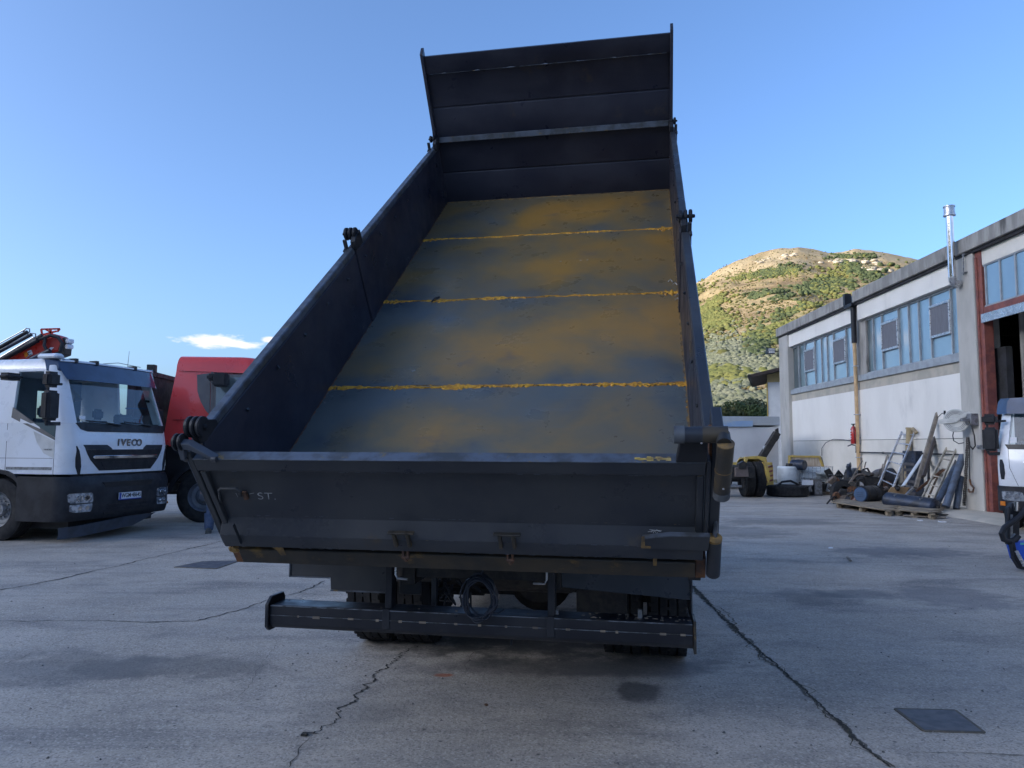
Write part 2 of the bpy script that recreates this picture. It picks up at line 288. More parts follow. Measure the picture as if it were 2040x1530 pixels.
# yard of old concrete
def yard_mat():
    m=bpy.data.materials.new('old_yard_concrete'); m.use_nodes=True; t=m.node_tree; b=t.nodes['Principled BSDF']; N=t.nodes.new; L=t.links.new
    co=N('ShaderNodeTexCoord')
    def mp(s,rot=0):
        n=N('ShaderNodeMapping'); n.inputs['Scale'].default_value=s; n.inputs['Rotation'].default_value=(0,0,rot); L(co.outputs['Object'],n.inputs[0]); return n.outputs[0]
    def noi(v,s,d=6,r=.6,dist=0):
        n=N('ShaderNodeTexNoise'); n.inputs['Scale'].default_value=s; n.inputs['Detail'].default_value=d; n.inputs['Roughness'].default_value=r; n.inputs['Distortion'].default_value=dist; L(v,n.inputs[0]); return n.outputs[0]
    def rng(f,a,c,lo=0,hi=1,sm=True):
        n=N('ShaderNodeMapRange'); L(f,n.inputs[0]); n.inputs[1].default_value=a; n.inputs[2].default_value=c; n.inputs[3].default_value=lo; n.inputs[4].default_value=hi
        if sm: n.interpolation_type='SMOOTHSTEP'
        return n.outputs[0]
    def mix(f,a,c):
        n=N('ShaderNodeMix'); n.data_type='RGBA'
        if isinstance(f,float): n.inputs[0].default_value=f
        else: L(f,n.inputs[0])
        for i,v in ((6,a),(7,c)):
            if isinstance(v,tuple): n.inputs[i].default_value=(*v,1)
            else: L(v,n.inputs[i])
        return n.outputs[2]
    o=mp((1,1,1)); st=mp((.45,1.3,1),.35); st2=mp((.8,1.6,1),-.3)
    c=mix(rng(noi(o,.45,5),.38,.62),(.49,.43,.36),(.39,.345,.29))
    c=mix(rng(noi(st2,1.1,7,.68),.45,.68),c,(.29,.26,.225))          # blotches
    # old stains, long and soft
    c=mix(rng(noi(st,.85,6,.6,.4),.52,.74,0,.75),c,(.10,.10,.105))
    c=mix(rng(noi(mp((.10,1.6,1),.9),1.6,6,.6),.57,.72,0,.5),c,(.11,.11,.112))   # tyre tracks
    # aggregate grain
    v=N('ShaderNodeTexVoronoi'); v.inputs['Scale'].default_value=88; L(o,v.inputs[0])
    hs=N('ShaderNodeSeparateColor'); L(v.outputs['Color'],hs.inputs[0])
    c=mix(rng(hs.outputs[0],.66,.98,0,.55),c,(.60,.55,.48)); c=mix(rng(hs.outputs[1],.72,.99,0,.52),c,(.10,.095,.088)); c=mix(rng(noi(o,85,3,.7),.46,.66,0,.42),c,(.15,.14,.128))
    c=mix(rng(noi(o,28,6,.8),.50,.72,0,.42),c,(.16,.15,.138)); c=mix(rng(noi(st2,5.5,7,.75),.52,.72,0,.45),c,(.16,.15,.14))
    c=mix(rng(noi(o,14,7,.85),.53,.72,0,.6),c,(.52,.47,.41))
    v2=N('ShaderNodeTexVoronoi'); v2.inputs['Scale'].default_value=5; L(mp((1,1,1),.7),v2.inputs[0])
    c=mix(rng(v2.outputs['Distance'],.03,.075,.75,0),c,(.04,.04,.042))   # gum spots and drips
    # local marks: (x, y, rx, ry, colour, strength)
    sx=N('ShaderNodeSeparateXYZ'); L(co.outputs['Object'],sx.inputs[0]); wob=noi(o,3.5,5,.65)
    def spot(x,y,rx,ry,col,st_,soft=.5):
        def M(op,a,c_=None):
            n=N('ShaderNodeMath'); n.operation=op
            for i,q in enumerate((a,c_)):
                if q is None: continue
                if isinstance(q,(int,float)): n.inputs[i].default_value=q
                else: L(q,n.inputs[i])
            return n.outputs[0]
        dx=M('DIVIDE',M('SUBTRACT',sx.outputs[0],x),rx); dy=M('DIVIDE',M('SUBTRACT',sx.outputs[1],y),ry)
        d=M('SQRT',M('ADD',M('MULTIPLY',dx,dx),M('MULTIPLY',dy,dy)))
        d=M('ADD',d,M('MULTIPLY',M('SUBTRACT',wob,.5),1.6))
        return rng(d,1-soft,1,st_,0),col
    for px_,py_,rx,ry,col,s_ in ((1040,1256,1.45,1.1,(.035,.035,.036),.85),(1250,1330,.9,.35,(.07,.07,.075),.5),(1275,1378,.22,.22,(.05,.05,.05),.75),(888,1346,.09,.05,(.42,.10,.03),.75),(1700,1185,.6,.35,(.08,.085,.09),.55),(350,1330,1.0,.35,(.09,.09,.09),.5),(1620,1190,.5,.5,(.09,.095,.10),.5),(1100,1330,1.3,.28,(.085,.085,.09),.55),(130,1330,.9,.5,(.10,.10,.10),.45),(1450,1060,1.5,1.2,(.10,.10,.10),.5),(1800,1100,1.3,.7,(.08,.085,.10),.55),(700,1420,.5,.3,(.10,.10,.10),.3),(1550,1040,1.8,.8,(.09,.09,.09),.5),(1900,1190,.7,.8,(.10,.10,.11),.5)):  # first spot: oil stain plus painted shade under the tipper
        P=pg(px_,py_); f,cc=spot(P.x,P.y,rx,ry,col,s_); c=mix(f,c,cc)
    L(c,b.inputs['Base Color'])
    L(rng(noi(o,.7,5),.35,.7,.62,.9),b.inputs['Roughness']); b.inputs['Specular IOR Level'].default_value=.45
    bp=N('ShaderNodeBump'); bp.inputs['Strength'].default_value=.7; bp.inputs['Distance'].default_value=.006; L(noi(o,42,6,.7),bp.inputs['Height'])
    bp2=N('ShaderNodeBump'); bp2.inputs['Strength'].default_value=.5; bp2.inputs['Distance'].default_value=.02; L(noi(o,2.5,5,.6),bp2.inputs['Height']); L(bp.outputs[0],bp2.inputs['Normal']); L(bp2.outputs[0],b.inputs['Normal'])
    return m
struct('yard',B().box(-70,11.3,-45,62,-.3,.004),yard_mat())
crackm=pm('crack_dirt',(.022,.020,.018),(.05,.045,.035),scale=20,rough=1)
crackl=pm('worn_joint_edge',(.10,.09,.075),(.15,.13,.10),scale=20,rough=1)
mossm=pm('weeds_in_joint',(.05,.046,.028),(.07,.06,.035),scale=25,rough=1)
def crack(pxs,w,rough=.03,step=.035,mat=crackm,z=.0075,seed=0):
    rnd=random.Random(seed+len(pxs)*7+int(pxs[0][0])); P=[pg(*p) for p in pxs]; pts=[]; wl=[]
    for a,b in zip(P,P[1:]):
        d=(b-a); l=d.length; n=max(1,int(l/step)); nn=Vector((-d.y,d.x,0)).normalized()
        for i in range(n): pts.append((a+d*i/n,nn))
    pts.append((P[-1],nn)); off=0; vs=[]
    for i,(p,nn) in enumerate(pts):
        off=off*.82+rnd.uniform(-rough,rough)*.6; ww=w*rnd.uniform(.25,1.3)*(.6+.8*mnoise.noise(p*1.7))
        ww=max(ww,w*.3)
        if i in (0,len(pts)-1): ww=w*.05
        q=p+nn*off; vs+=[(q.x+nn.x*ww/2,q.y+nn.y*ww/2,z),(q.x-nn.x*ww/2,q.y-nn.y*ww/2,z)]
    fs=[(2*i,2*i+1,2*i+3,2*i+2) for i in range(len(pts)-1)]
    b=B(); b.add(vs,fs); return struct('crack',b,mat,smooth=False)
MAIN=[(1380,1168),(1440,1232),(1500,1287),(1575,1352),(1640,1412),(1700,1470),(1775,1532)]
crack(MAIN,.042,.012,.015,seed=1); crack(MAIN,.016,.05,.03,mossm,.009,seed=2); crack(MAIN,.055,.02,.02,crackl,.0062,seed=5)
crack([(-40,1184),(120,1155),(250,1124),(380,1093),(490,1068)],.035,.02,seed=3)
crack([(-20,1238),(150,1237),(300,1239),(400,1238)],.018,.02,seed=4)
crack([(395,1238),(470,1218),(540,1195),(600,1182),(650,1158)],.03,.03,seed=5); crack([(560,1195),(640,1200),(690,1197)],.014,.05,seed=6); crack([(590,1180),(650,1186),(680,1185)],.014,.05,seed=16)
crack([(832,1288),(750,1340),(742,1362),(705,1400),(660,1440),(618,1468)],.026,.035,.015,seed=7); crack([(618,1468),(600,1495),(572,1535)],.008,.02,seed=8); crack([(635,1466),(600,1466)],.03,.03,.015,seed=9)
crack([(1385,1208),(1440,1216)],.012,.03,seed=10)
crack([(1424,1024),(1560,1027),(1700,1031),(1800,1036),(1990,1048)],.05,.03,.06,seed=11)
crack([(850,1302),(930,1290),(1040,1300)],.006,.03,seed=13)
crack([(940,1300),(925,1340)],.006,.02,seed=14); crack([(0,1325),(130,1275),(250,1250),(330,1240)],.006,.04,seed=15)
crack([(560,1255),(520,1330),(470,1400)],.004,.03,seed=19)
crack([(1800,1504),(1900,1502),(2060,1508)],.010,.01,mat=crackl,seed=20); crack([(400,1100),(440,1088),(480,1080)],.01,.02,seed=22)
# small stones and litter on the yard
b=B(); rnd=random.Random(4)
for i in range(260):
    P=pg(rnd.uniform(-50,2090),1080+450*rnd.random()**1.5); r=rnd.uniform(.0025,.0085)
    b.cyl((P.x,P.y,.004),(P.x+rnd.uniform(-.003,.003),P.y,.004+r),r*rnd.uniform(.8,1.5),r*.5,n=5)
b.obj('gravel',pm('yard_grit',(.22,.2,.18),(.08,.08,.08),scale=30,rough=.9),kind='stuff')
def litter(name,label,cat,px,py,size,mat,seed):
    P=pg(px,py); rnd=random.Random(seed); b=B(); n=6
    vs=[(P.x+size*math.cos(t*6.283/n)*rnd.uniform(.4,1.2),P.y+size*math.sin(t*6.283/n)*rnd.uniform(.4,1.2),.012+rnd.uniform(0,size*.25)) for t in range(n)]
    b.add(vs+[(v[0],v[1],.005) for v in vs],[tuple(range(n)),tuple(range(2*n-1,n-1,-1))]+[(i,(i+1)%n,(i+1)%n+n,i+n) for i in range(n)])
    b.obj(name,mat,label=label,cat=cat)
litter('leaf','dark dry leaf at the near end of the jagged crack','leaf',606,1467,.035,crackm,1)
litter('leaf','small brown leaf on the yard below the bumper step','leaf',968,1407,.012,rust,2)
litter('paper_scrap','white scrap of paper on the yard before the pallets, left one','litter',1833,1038,.09,platew,3)
litter('paper_scrap','white scrap of paper on the yard before the pallets, right one','litter',1877,1041,.08,platew,4)
litter('paper_scrap','tiny white scrap lying alone in the middle of the right yard','litter',1655,1093,.04,platew,5)
b=B(); P=pg(1688,1112); Q=pg(1692,1120); b.bar((P.x,P.y,.02),(Q.x+.02,Q.y,.02),.03,.012); b.obj('stick',woodg,label='short dark stick lying on the right yard',cat='stick')
# steel covers in the yard
plm=pm('worn_steel_cover',(.085,.09,.10),(.13,.13,.135),scale=8,rough=.6,rvar=.1,metal=.3)
def cover(pts,label):
    P=[pg(*p) for p in pts]; t=thing('drain_cover',label,'drain cover',P[0]); o=P[0]
    c=sum(P,Vector())/4
    b=B(); b.prism([(p.x-o.x,p.y-o.y) for p in P],'z',.004,.012); b.obj('plate',plm,t,bev=.002)
    f=B(); 
    for i in range(4):
        a=P[i]+(P[i]-c)*.04; d=P[(i+1)%4]+(P[(i+1)%4]-c)*.04
        f.bar((a.x-o.x,a.y-o.y,.008),(d.x-o.x,d.y-o.y,.008),.018,.008)
    f.obj('frame',crackl,t)
cover([(1787,1416),(1902,1419),(1957,1461),(1842,1458)],'square grey steel cover in the concrete, near right corner of the yard')
cover([(350,1131),(405,1120),(474,1119),(430,1134)],'square grey steel cover in the concrete, left of the tipper bed')
# ---- mountain in front and ridge behind (the ridge behind is added out of view to shade the yard)
HZ=886.0
RPX=[(-2500,868),(-600,862),(300,856),(600,838),(800,800),(1000,748),(1150,690),(1300,612),(1340,588),(1385,566),(1410,554),(1440,534),(1475,518),(1520,505),(1560,497),(1600,493),(1640,498),(1665,503),(1690,502),(1715,497),(1745,499),(1780,505),(1830,516),(1900,530),(2000,560),(2200,640),(2600,740),(3400,800),(5000,850)]
RQ=[((a-CX)/FPX,(HZ-c)/FPX*1.035) for a,c in RPX]
def ridge_e(q):
    if q<=RQ[0][0]: return RQ[0][1]
    for (a,ea),(c,ec) in zip(RQ,RQ[1:]):
        if q<=c: t=(q-a)/(c-a); return ea+(ec-ea)*t
    return RQ[-1][1]
Y0,YR=95.0,1000.0
def hz(q,y):
    t=(y-Y0)/(YR-Y0); e=ridge_e(q)
    if t<=0: return -.3
    if t<=1: g=t**1.32
    else: g=1-(t-1)*1.3-(t-1)**2*2
    x=q*y; z=e*YR*g
    w=min(1,t*1.6)*min(1,abs(1.03-t)*5) if t<1.03 else 0
    w=max(w,0)
    n=mnoise.fractal(Vector((x*.006,y*.004,0)),1,2.1,5)*13+mnoise.fractal(Vector((x*.03,y*.02,3)),.9,2.1,5)*2.6-abs(mnoise.noise(Vector((x*.011+5,y*.003,9))))*14
    n2=mnoise.fractal(Vector((x*.05,y*.05,7)),1,2,3)*1.6*min(1,t*2)
    return max(z+n*w+n2*(1 if t<=1 else 0),-.3 if t<.02 else 0.2)
def mountain_mat():
    m=bpy.data.materials.new('dry_mountainside'); m.use_nodes=True; t=m.node_tree; b=t.nodes['Principled BSDF']; N=t.nodes.new; L=t.links.new
    co=N('ShaderNodeTexCoord')
    def noi(s,d=8,r=.62,st=(1,1,1),dist=0):
        mp=N('ShaderNodeMapping'); mp.inputs['Scale'].default_value=st; L(co.outputs['Object'],mp.inputs[0]); n=N('ShaderNodeTexNoise'); n.inputs['Scale'].default_value=s; n.inputs['Detail'].default_value=d; n.inputs['Roughness'].default_value=r; n.inputs['Distortion'].default_value=dist; L(mp.outputs[0],n.inputs[0]); return n.outputs[0]
    def rng(f,a,c,lo=0,hi=1):
        n=N('ShaderNodeMapRange'); n.interpolation_type='SMOOTHSTEP'; L(f,n.inputs[0]); n.inputs[1].default_value=a; n.inputs[2].default_value=c; n.inputs[3].default_value=lo; n.inputs[4].default_value=hi; return n.outputs[0]
    def mix(f,a,c):
        n=N('ShaderNodeMix'); n.data_type='RGBA'; L(f,n.inputs[0])
        for i,v in ((6,a),(7,c)):
            if isinstance(v,tuple): n.inputs[i].default_value=(*v,1)
            else: L(v,n.inputs[i])
        return n.outputs[2]
    def mul(a,c):
        n=N('ShaderNodeMath'); n.operation='MULTIPLY'; L(a,n.inputs[0]); L(c,n.inputs[1]); return n.outputs[0]
    sx=N('ShaderNodeSeparateXYZ'); L(co.outputs['Object'],sx.inputs[0]); Z=sx.outputs[2]
    c=mix(rng(noi(.016),.40,.60),(.33,.255,.14),(.235,.165,.09))
    c=mix(rng(noi(.022,7,.7),.50,.66,0,.85),c,(.15,.16,.055))
    hi=rng(Z,150,235)
    c=mix(mul(hi,rng(noi(.02),.30,.62)),c,(.42,.34,.215))
    c=mix(rng(noi(.11,6,.75,(1,1,2.5)),.56,.70,0,.7),c,(.115,.125,.05))
    c=mix(rng(noi(.075,6,.8,(.8,.8,3.2)),.60,.70,0,.9),c,(.55,.47,.36))       # pale rock and terrace walls
    c=mix(rng(noi(.03,5,.7,(1,1,1)),.60,.70,0,.6),c,(.22,.11,.065))
    w=N('ShaderNodeTexWave'); w.bands_direction='Z'; w.inputs['Scale'].default_value=.13; w.inputs['Distortion'].default_value=5; w.inputs['Detail'].default_value=3; w.inputs['Detail Scale'].default_value=.6; L(co.outputs['Object'],w.inputs[0])
    c=mix(mul(rng(w.outputs[1],.62,.95,0,.55),rng(Z,170,120)),c,(.40,.33,.22))
    L(c,b.inputs['Base Color']); b.inputs['Roughness'].default_value=.95; b.inputs['Specular IOR Level'].default_value=.1
    bp=N('ShaderNodeBump'); bp.inputs['Strength'].default_value=.8; bp.inputs['Distance'].default_value=2.2; L(noi(.12,7,.72),bp.inputs['Height']); L(bp.outputs[0],b.inputs['Normal'])
    return m
qs=[-2.2+i*.06 for i in range(39)]+[.16+i*.0032 for i in range(150)]+[.66+i*.05 for i in range(45)]
qs=sorted(set(qs)); ys=[Y0*(YR*1.005/Y0)**(i/120) for i in range(121)]+[1030,1070,1130,1250,1400,1600]
b=B(); b.grid([[(q*y,y,hz(q,y) if y<1300 else (hz(q,1250)*(1600-y)/400-1)) for q in qs] for y in ys])
struct('mountain',b,mountain_mat(),ang=180)
# wooded ridge behind the photographer, unseen, sized and placed to shade the whole yard
rd=Vector((sund.x,sund.y,0)).normalized(); rs=Vector((-rd.y,rd.x,0))
rows=[]
for i in range(15):
    dd=130+i*28; row=[]
    for j in range(61):
        s=(j-30)*34; hh=100*math.exp(-((dd-300)/75)**2)+5*mnoise.noise(Vector((s*.012,dd*.012,2)))
        hh*=1 if abs(s)<600 else max(0,1-(abs(s)-600)/350)
        P=rd*dd+rs*s; row.append((P.x,P.y,max(hh,-.2)))
    rows.append(row)
b=B(); b.grid(rows); struct('ridge',b,pm('wooded_ridge',(.10,.11,.05),(.05,.065,.025),scale=.03,rough=1,c3=(.2,.16,.09),scale3=.05),ang=180)
# ---- vegetation of the mountain
def clump_templates(n,sub=1,seed=3):
    T=[]
    for k in range(n):
        bm=bmesh.new(); bmesh.ops.create_icosphere(bm,subdivisions=sub+1,radius=1)
        for v in bm.verts:
            d=mnoise.noise(v.co*1.7+Vector((k*5,seed,0)))*.75+mnoise.noise(v.co*4+Vector((k*9,0,seed)))*.45
            v.co*=1+d*.75
            v.co.z*=.85
        bm.verts.ensure_lookup_table()
        T.append((np.array([v.co[:] for v in bm.verts]),np.array([[l.vert.index for l in f.loops] for f in bm.faces]))); bm.free()
    return T
CT=clump_templates(8,1); 
def scatter(name,label_mat,items):
    V=[];F=[];o=0; rnd=random.Random(len(items))
    for (x,y,z,s,sz) in items:
        v,f=CT[rnd.randrange(8)]; a=rnd.random()*6.28; c,sn=math.cos(a),math.sin(a)
        w=np.empty_like(v); w[:,0]=(v[:,0]*c-v[:,1]*sn)*s+x; w[:,1]=(v[:,0]*sn+v[:,1]*c)*s+y; w[:,2]=v[:,2]*sz+z+sz*.35
        V.append(w); F.append(f+o); o+=len(v)
    V=np.concatenate(V); F=np.concatenate(F).astype(np.int32)
    me=bpy.data.meshes.new(name); me.vertices.add(len(V)); me.vertices.foreach_set('co',V.astype(np.float32).ravel()); me.loops.add(F.size); me.loops.foreach_set('vertex_index',F.ravel()); me.polygons.add(len(F)); me.polygons.foreach_set('loop_start',np.arange(0,F.size,3,dtype=np.int32)); me.update(); me.validate()
    me.materials.append(label_mat); ob=bpy.data.objects.new(name,me); S.collection.objects.link(ob); ob['kind']='stuff'; return ob
def find_y(q,e):
    lo,hi=Y0+2,YR*.995
    for _ in range(22):
        m_=(lo+hi)/2
        if (hz(q,m_)-CAMH)/m_<e: lo=m_
        else: hi=m_
    return (lo+hi)/2
def patch(px0,py0,px1,py1,width,n,size,seed,fall=.5):
    """clumps along a band from one photo place to another"""
    rnd=random.Random(seed); out=[]
    for i in range(n):
        t=rnd.random(); px_=px0+(px1-px0)*t+rnd.gauss(0,1)*width[0]; py_=py0+(py1-py0)*t+rnd.gauss(0,1)*width[1]
        q=(px_-CX)/FPX; e=(HZ-py_)/FPX
        if e>=ridge_e(q)*.985 or e<.02: continue
        y=find_y(q,e); s=size*rnd.uniform(.55,1.35)*(.75+.25*y/900)
        nn=mnoise.noise(Vector((q*y*.02,y*.02,seed)))
        if nn<-.25: continue
        out.append((q*y,y,hz(q,y),s,s*rnd.uniform(.7,1.0)))
    return out
fg=pm('yellow_green_wood',(.15,.155,.055),(.105,.12,.045),scale=.05,rough=.9,spec=.1,c3=(.17,.14,.05),scale3=.12,lo3=.55,hi3=.7)
fd=pm('deep_green_wood',(.08,.10,.05),(.062,.082,.042),scale=.06,rough=.9,spec=.1,c3=(.15,.15,.04),scale3=.15,lo3=.55,hi3=.7)
fo=pm('grey_green_olive',(.17,.18,.13),(.125,.14,.095),scale=.08,rough=.9,spec=.1,c3=(.10,.12,.05),scale3=.2,lo3=.58,hi3=.7)
fs_=pm('brown_green_scrub',(.13,.115,.05),(.085,.09,.035),scale=.06,rough=.95,spec=.1,c3=(.24,.14,.07),scale3=.1,lo3=.58,hi3=.7)
scatter('hillside_forest',fg,patch(1398,580,1440,635,(20,14),1487,1.78,1)+patch(1400,640,1430,620,(15,9),525,1.78,11)+patch(1520,668,1700,590,(24,8),1312,1.70,2)+patch(1470,552,1590,532,(20,5),455,1.48,3)+patch(1410,745,1470,750,(30,9),262,1.92,12)+patch(1640,560,1700,540,(10,14),210,2.22,13))
scatter('hillside_dark_forest',fd,patch(1520,545,1590,527,(14,4),420,1.63,4)+patch(1610,572,1700,556,(12,6),910,1.78,5)+patch(1510,588,1580,578,(12,5),402,1.70,6)+patch(1675,505,1745,502,(12,3),227,1.63,7)+patch(1695,520,1755,548,(9,7),455,1.78,8)+patch(1560,640,1640,610,(30,8),280,1.63,9)+patch(1500,695,1535,665,(12,10),332,1.70,10)+patch(1800,560,1900,600,(60,30),525,2.96,14))
scatter('olive_grove',fo,patch(1385,700,1550,770,(30,32),3325,1.29,20)+patch(1400,680,1470,700,(25,12),735,1.33,21)+patch(1400,800,1530,800,(30,9),437,1.18,22)+patch(1250,700,1380,790,(40,40),437,1.78,23))
scatter('hillside_scrub',fs_,patch(1390,600,1780,560,(40,50),2275,0.78,30)+patch(1400,760,1560,640,(40,40),1225,0.74,31)+patch(1450,540,1700,520,(50,14),735,0.67,32)+patch(1100,760,1380,660,(60,30),612,2.22,33))
# rock outcrops near the skyline
rk=[]
rnd=random.Random(77)
for (px0,py0,px1,py1,n) in ((1700,512,1770,520,22),(1725,528,1790,533,16),(1560,508,1600,502,8),(1640,520,1690,512,12),(1760,545,1800,556,10),(1500,520,1540,512,6)):
    for i in range(n):
        t=rnd.random(); px_=px0+(px1-px0)*t; py_=py0+(py1-py0)*t+rnd.gauss(0,2.2); q=(px_-CX)/FPX; e=(HZ-py_)/FPX
        if e>ridge_e(q)*.985: continue
        y=find_y(q,e); s=rnd.uniform(1.2,3.2); rk.append((q*y,y,hz(q,y)-s*.25,s*1.5,s*.8))
scatter('rock_outcrop',pm('pale_limestone',(.46,.41,.33),(.38,.33,.26),scale=.3,rough=.9),rk)
# ---- trees at the foot of the mountain (in the ridge's shade)
barkm=pm('tree_bark',(.12,.10,.075),(.08,.065,.05),scale=6,rough=.95)
def leafcrown(centers,n,leaf,seed,mat):
    rnd=np.random.default_rng(seed); vs=[];k=0
    C=np.array(centers); w=C[:,3]**2; w/=w.sum(); idx=rnd.choice(len(C),n,p=w)
    d=rnd.normal(size=(n,3)); d/=np.linalg.norm(d,axis=1)[:,None]; rr=C[idx,3]*(.55+.5*rnd.random(n)**.6)
    P=C[idx,:3]+d*rr[:,None]*np.array([1,1,.85])
    a=rnd.normal(size=(n,3)); a/=np.linalg.norm(a,axis=1)[:,None]; c=np.cross(a,rnd.normal(size=(n,3))); c/=np.linalg.norm(c,axis=1)[:,None]
    s=leaf*(.6+.8*rnd.random(n))[:,None]
    V=np.stack([P-a*s,P+c*s*.5,P+a*s,P-c*s*.5],1).reshape(-1,3)
    F=np.arange(n*4,dtype=np.int32)
    me=bpy.data.meshes.new('crown'); me.vertices.add(n*4); me.vertices.foreach_set('co',V.astype(np.float32).ravel()); me.loops.add(n*4); me.loops.foreach_set('vertex_index',F); me.polygons.add(n); me.polygons.foreach_set('loop_start',np.arange(0,n*4,4,dtype=np.int32)); me.update(); me.materials.append(mat)
    return me
def tree(px_,y,top_py,width,label,mat,seed,dens=1):
    q=(px_-CX)/FPX; h=CAMH+(HZ-top_py)/FPX*y; t=thing('bushy_tree',label,'tree',(q*y,y,0),0,'trees at the foot of the mountain')
    rnd=random.Random(seed); b=B(); lim=[]
    b.tube([(0,0,-.1),(.05,.03,h*.25),(.0,.08,h*.5),(.1,0,h*.75)],.1,8,radii=[.16,.13,.09,.03])
    cs=[]
    for i in range(13):
        a=rnd.random()*6.28; rr=width*.5*rnd.uniform(.15,.85); z=h*rnd.uniform(.3,.82); r=width*rnd.uniform(.17,.28)
        cs.append((math.cos(a)*rr,math.sin(a)*rr,min(z,h-r*.9),r)); 
        b.tube([(0.02,.05,h*.3),(cs[-1][0]*.5,cs[-1][1]*.5,cs[-1][2]*.8),cs[-1][:3]],.04,5,radii=[.06,.035,.015])
    cs.append((0,0,h-width*.24,width*.24)); b.obj('trunk',barkm,t)
    o=bpy.data.objects.new('crown',leafcrown(cs,int(9000*dens),.13,seed,mat)); S.collection.objects.link(o); o.parent=t
lm1=pm('dark_green_leaves',(.05,.075,.028),(.075,.10,.035),scale=.9,rough=.7,spec=.25); lm2=pm('olive_green_leaves',(.085,.10,.055),(.06,.08,.04),scale=.9,rough=.7,spec=.25); lm3=pm('brown_green_leaves',(.10,.095,.035),(.06,.075,.03),scale=.9,rough=.7,spec=.25)
tree(1432,50,806,4.2,'low dark brown green tree at the mountain foot just right of the tipper board',lm3,1)
tree(1464,52,792,4.4,'dark green tree above the middle of the white skip box',lm1,2)
tree(1500,56,788,4.4,'dark grey green tree above the right part of the white skip box',lm2,3)
tree(1527,60,796,4.2,'dull green tree tight against the small white shed',lm3,4)
tree(1395,55,800,5.0,'dark tree mostly hidden behind the right board of the tipper bed',lm2,5)
tree(1340,58,806,5.0,'dark tree wholly behind the tipper bed',lm1,6)
# ================================================================ WAREHOUSE
WA=-math.atan2(.0357,.9994); WP=Vector((11.2,18,0)); WM=Matrix.Translation(WP)@Matrix.Rotation(WA,4,'Z'); WI=WM.inverted()
def pw(x,y,off=0):        # photo pixel -> warehouse frame, on the plane off metres inside the facade
    N_=WM.to_3x3()@Vector((1,0,0)); return WI@hit(x,y,WP+N_*off,N_)
wh=thing('warehouse','long low grey and white precast concrete warehouse with blue window band on the right','warehouse',WP,WA)
def part(b,name,mat,parent=wh,**k): return b.obj(name,mat,parent,**k)
DN,DF=-5.9,-.80     # doorway along the wall
# lower precast panels with open joints
for (y0,y1) in ((.262,6.30),(6.31,12.79)):
    part(B().box(0,.2,y0,y1,1.79,3.42),'wall_panel',panelw,bev=.006); part(B().box(0,.2,y0,y1,0,1.775),'wall_panel',panelc,bev=.006)
    part(B().box(.02,.2,y0,y1,3.424,3.70),'concrete_band',concb,bev=.006)
    part(B().box(-.04,.2,y0,y1,3.704,3.90),'window_sill',frameg,bev=.008)
part(B().box(.03,.18,.262,12.79,1.7755,1.7895),'panel_joint',crackl)
for (y0,y1) in ((.262,6.10),(6.62,12.79)): part(B().box(-.06,.16,y0,y1,5.70,6.29),'upper_panel',panelw,bev=.006)
for (y0,y1,m_) in ((-.50,.255,conc),(12.795,13.9,conc)): part(B().box(-.12,.45,y0,y1,0,6.292),'column',m_,bev=.015)
part(B().box(.06,.4,5.80,6.60,3.905,6.285),'column',concd,bev=.01)
part(B().box(-.2,.25,-26,6.12,6.30,6.66),'fascia',concd,bev=.012); part(B().box(-.2,.25,6.76,14.0,6.30,6.66),'fascia',concd,bev=.012)
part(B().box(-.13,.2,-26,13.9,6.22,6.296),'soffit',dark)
# windows
def winband(y0,y1,mull,vents,darkfrom,z0=3.905,z1=5.66,xg=.12):
    fr=B()
    fr.box(xg-.05,xg+.03,y0,y1,z0,z0+.05); fr.box(xg-.05,xg+.03,y0,y1,z1-.03,z1+.03)
    wf=part(fr,'window_frame',frameg,bev=.004)
    edges=[y0]+mull+[y1]
    for m_ in mull: part(B().box(xg-.06,xg+.03,m_-.022,m_+.022,z0+.052,z1-.032),'mullion',frameg,bev=.004)
    rnd=random.Random(3)
    for a,c in zip(edges,edges[1:]):
        v=any(abs((a+c)/2-k)<.35 for k in vents); g=paned if a>=darkfrom-.01 else pane
        def pn(za,zb,mm=g):
            t=rnd.uniform(-.004,.004); o=part(B().add([(xg-.005+t,a+.02,za),(xg-.005-t,c-.02,za),(xg-.005-t,c-.02,zb),(xg-.005+t,a+.02,zb),(xg+.012,a+.02,za),(xg+.012,c-.02,za),(xg+.012,c-.02,zb),(xg+.012,a+.02,zb)],[(0,1,2,3),(4,7,6,5),(0,4,5,1),(1,5,6,2),(2,6,7,3),(3,7,4,0)]),'window_pane',mm)
        if v:
            pn(z0+.05,4.50); pn(5.36,z1-.03)
            f=B(); 
            for (za,zb) in ((4.48,4.55),(5.30,5.37)): f.box(xg-.09,xg+.0,a+.01,c-.01,za,zb)
            for ya in (a+.01,c-.06): f.box(xg-.09,xg,ya,ya+.05,4.552,5.298)
            vo=part(f,'vent_window',galv,bev=.005)
            part(B().box(xg-.07,xg-.055,a+.06,c-.06,4.552,5.298),'vent_mesh',ventm,vo)
        else: pn(z0+.05,z1-.03)
winband(.262,5.79,[.86,1.86,2.48,3.04,3.63,4.70,5.30],[1.36,4.16],5.3)
winband(6.61,12.79,[7.38,8.46,9.07,9.62,10.28,11.34,12.06],[7.92,10.81],11.34)
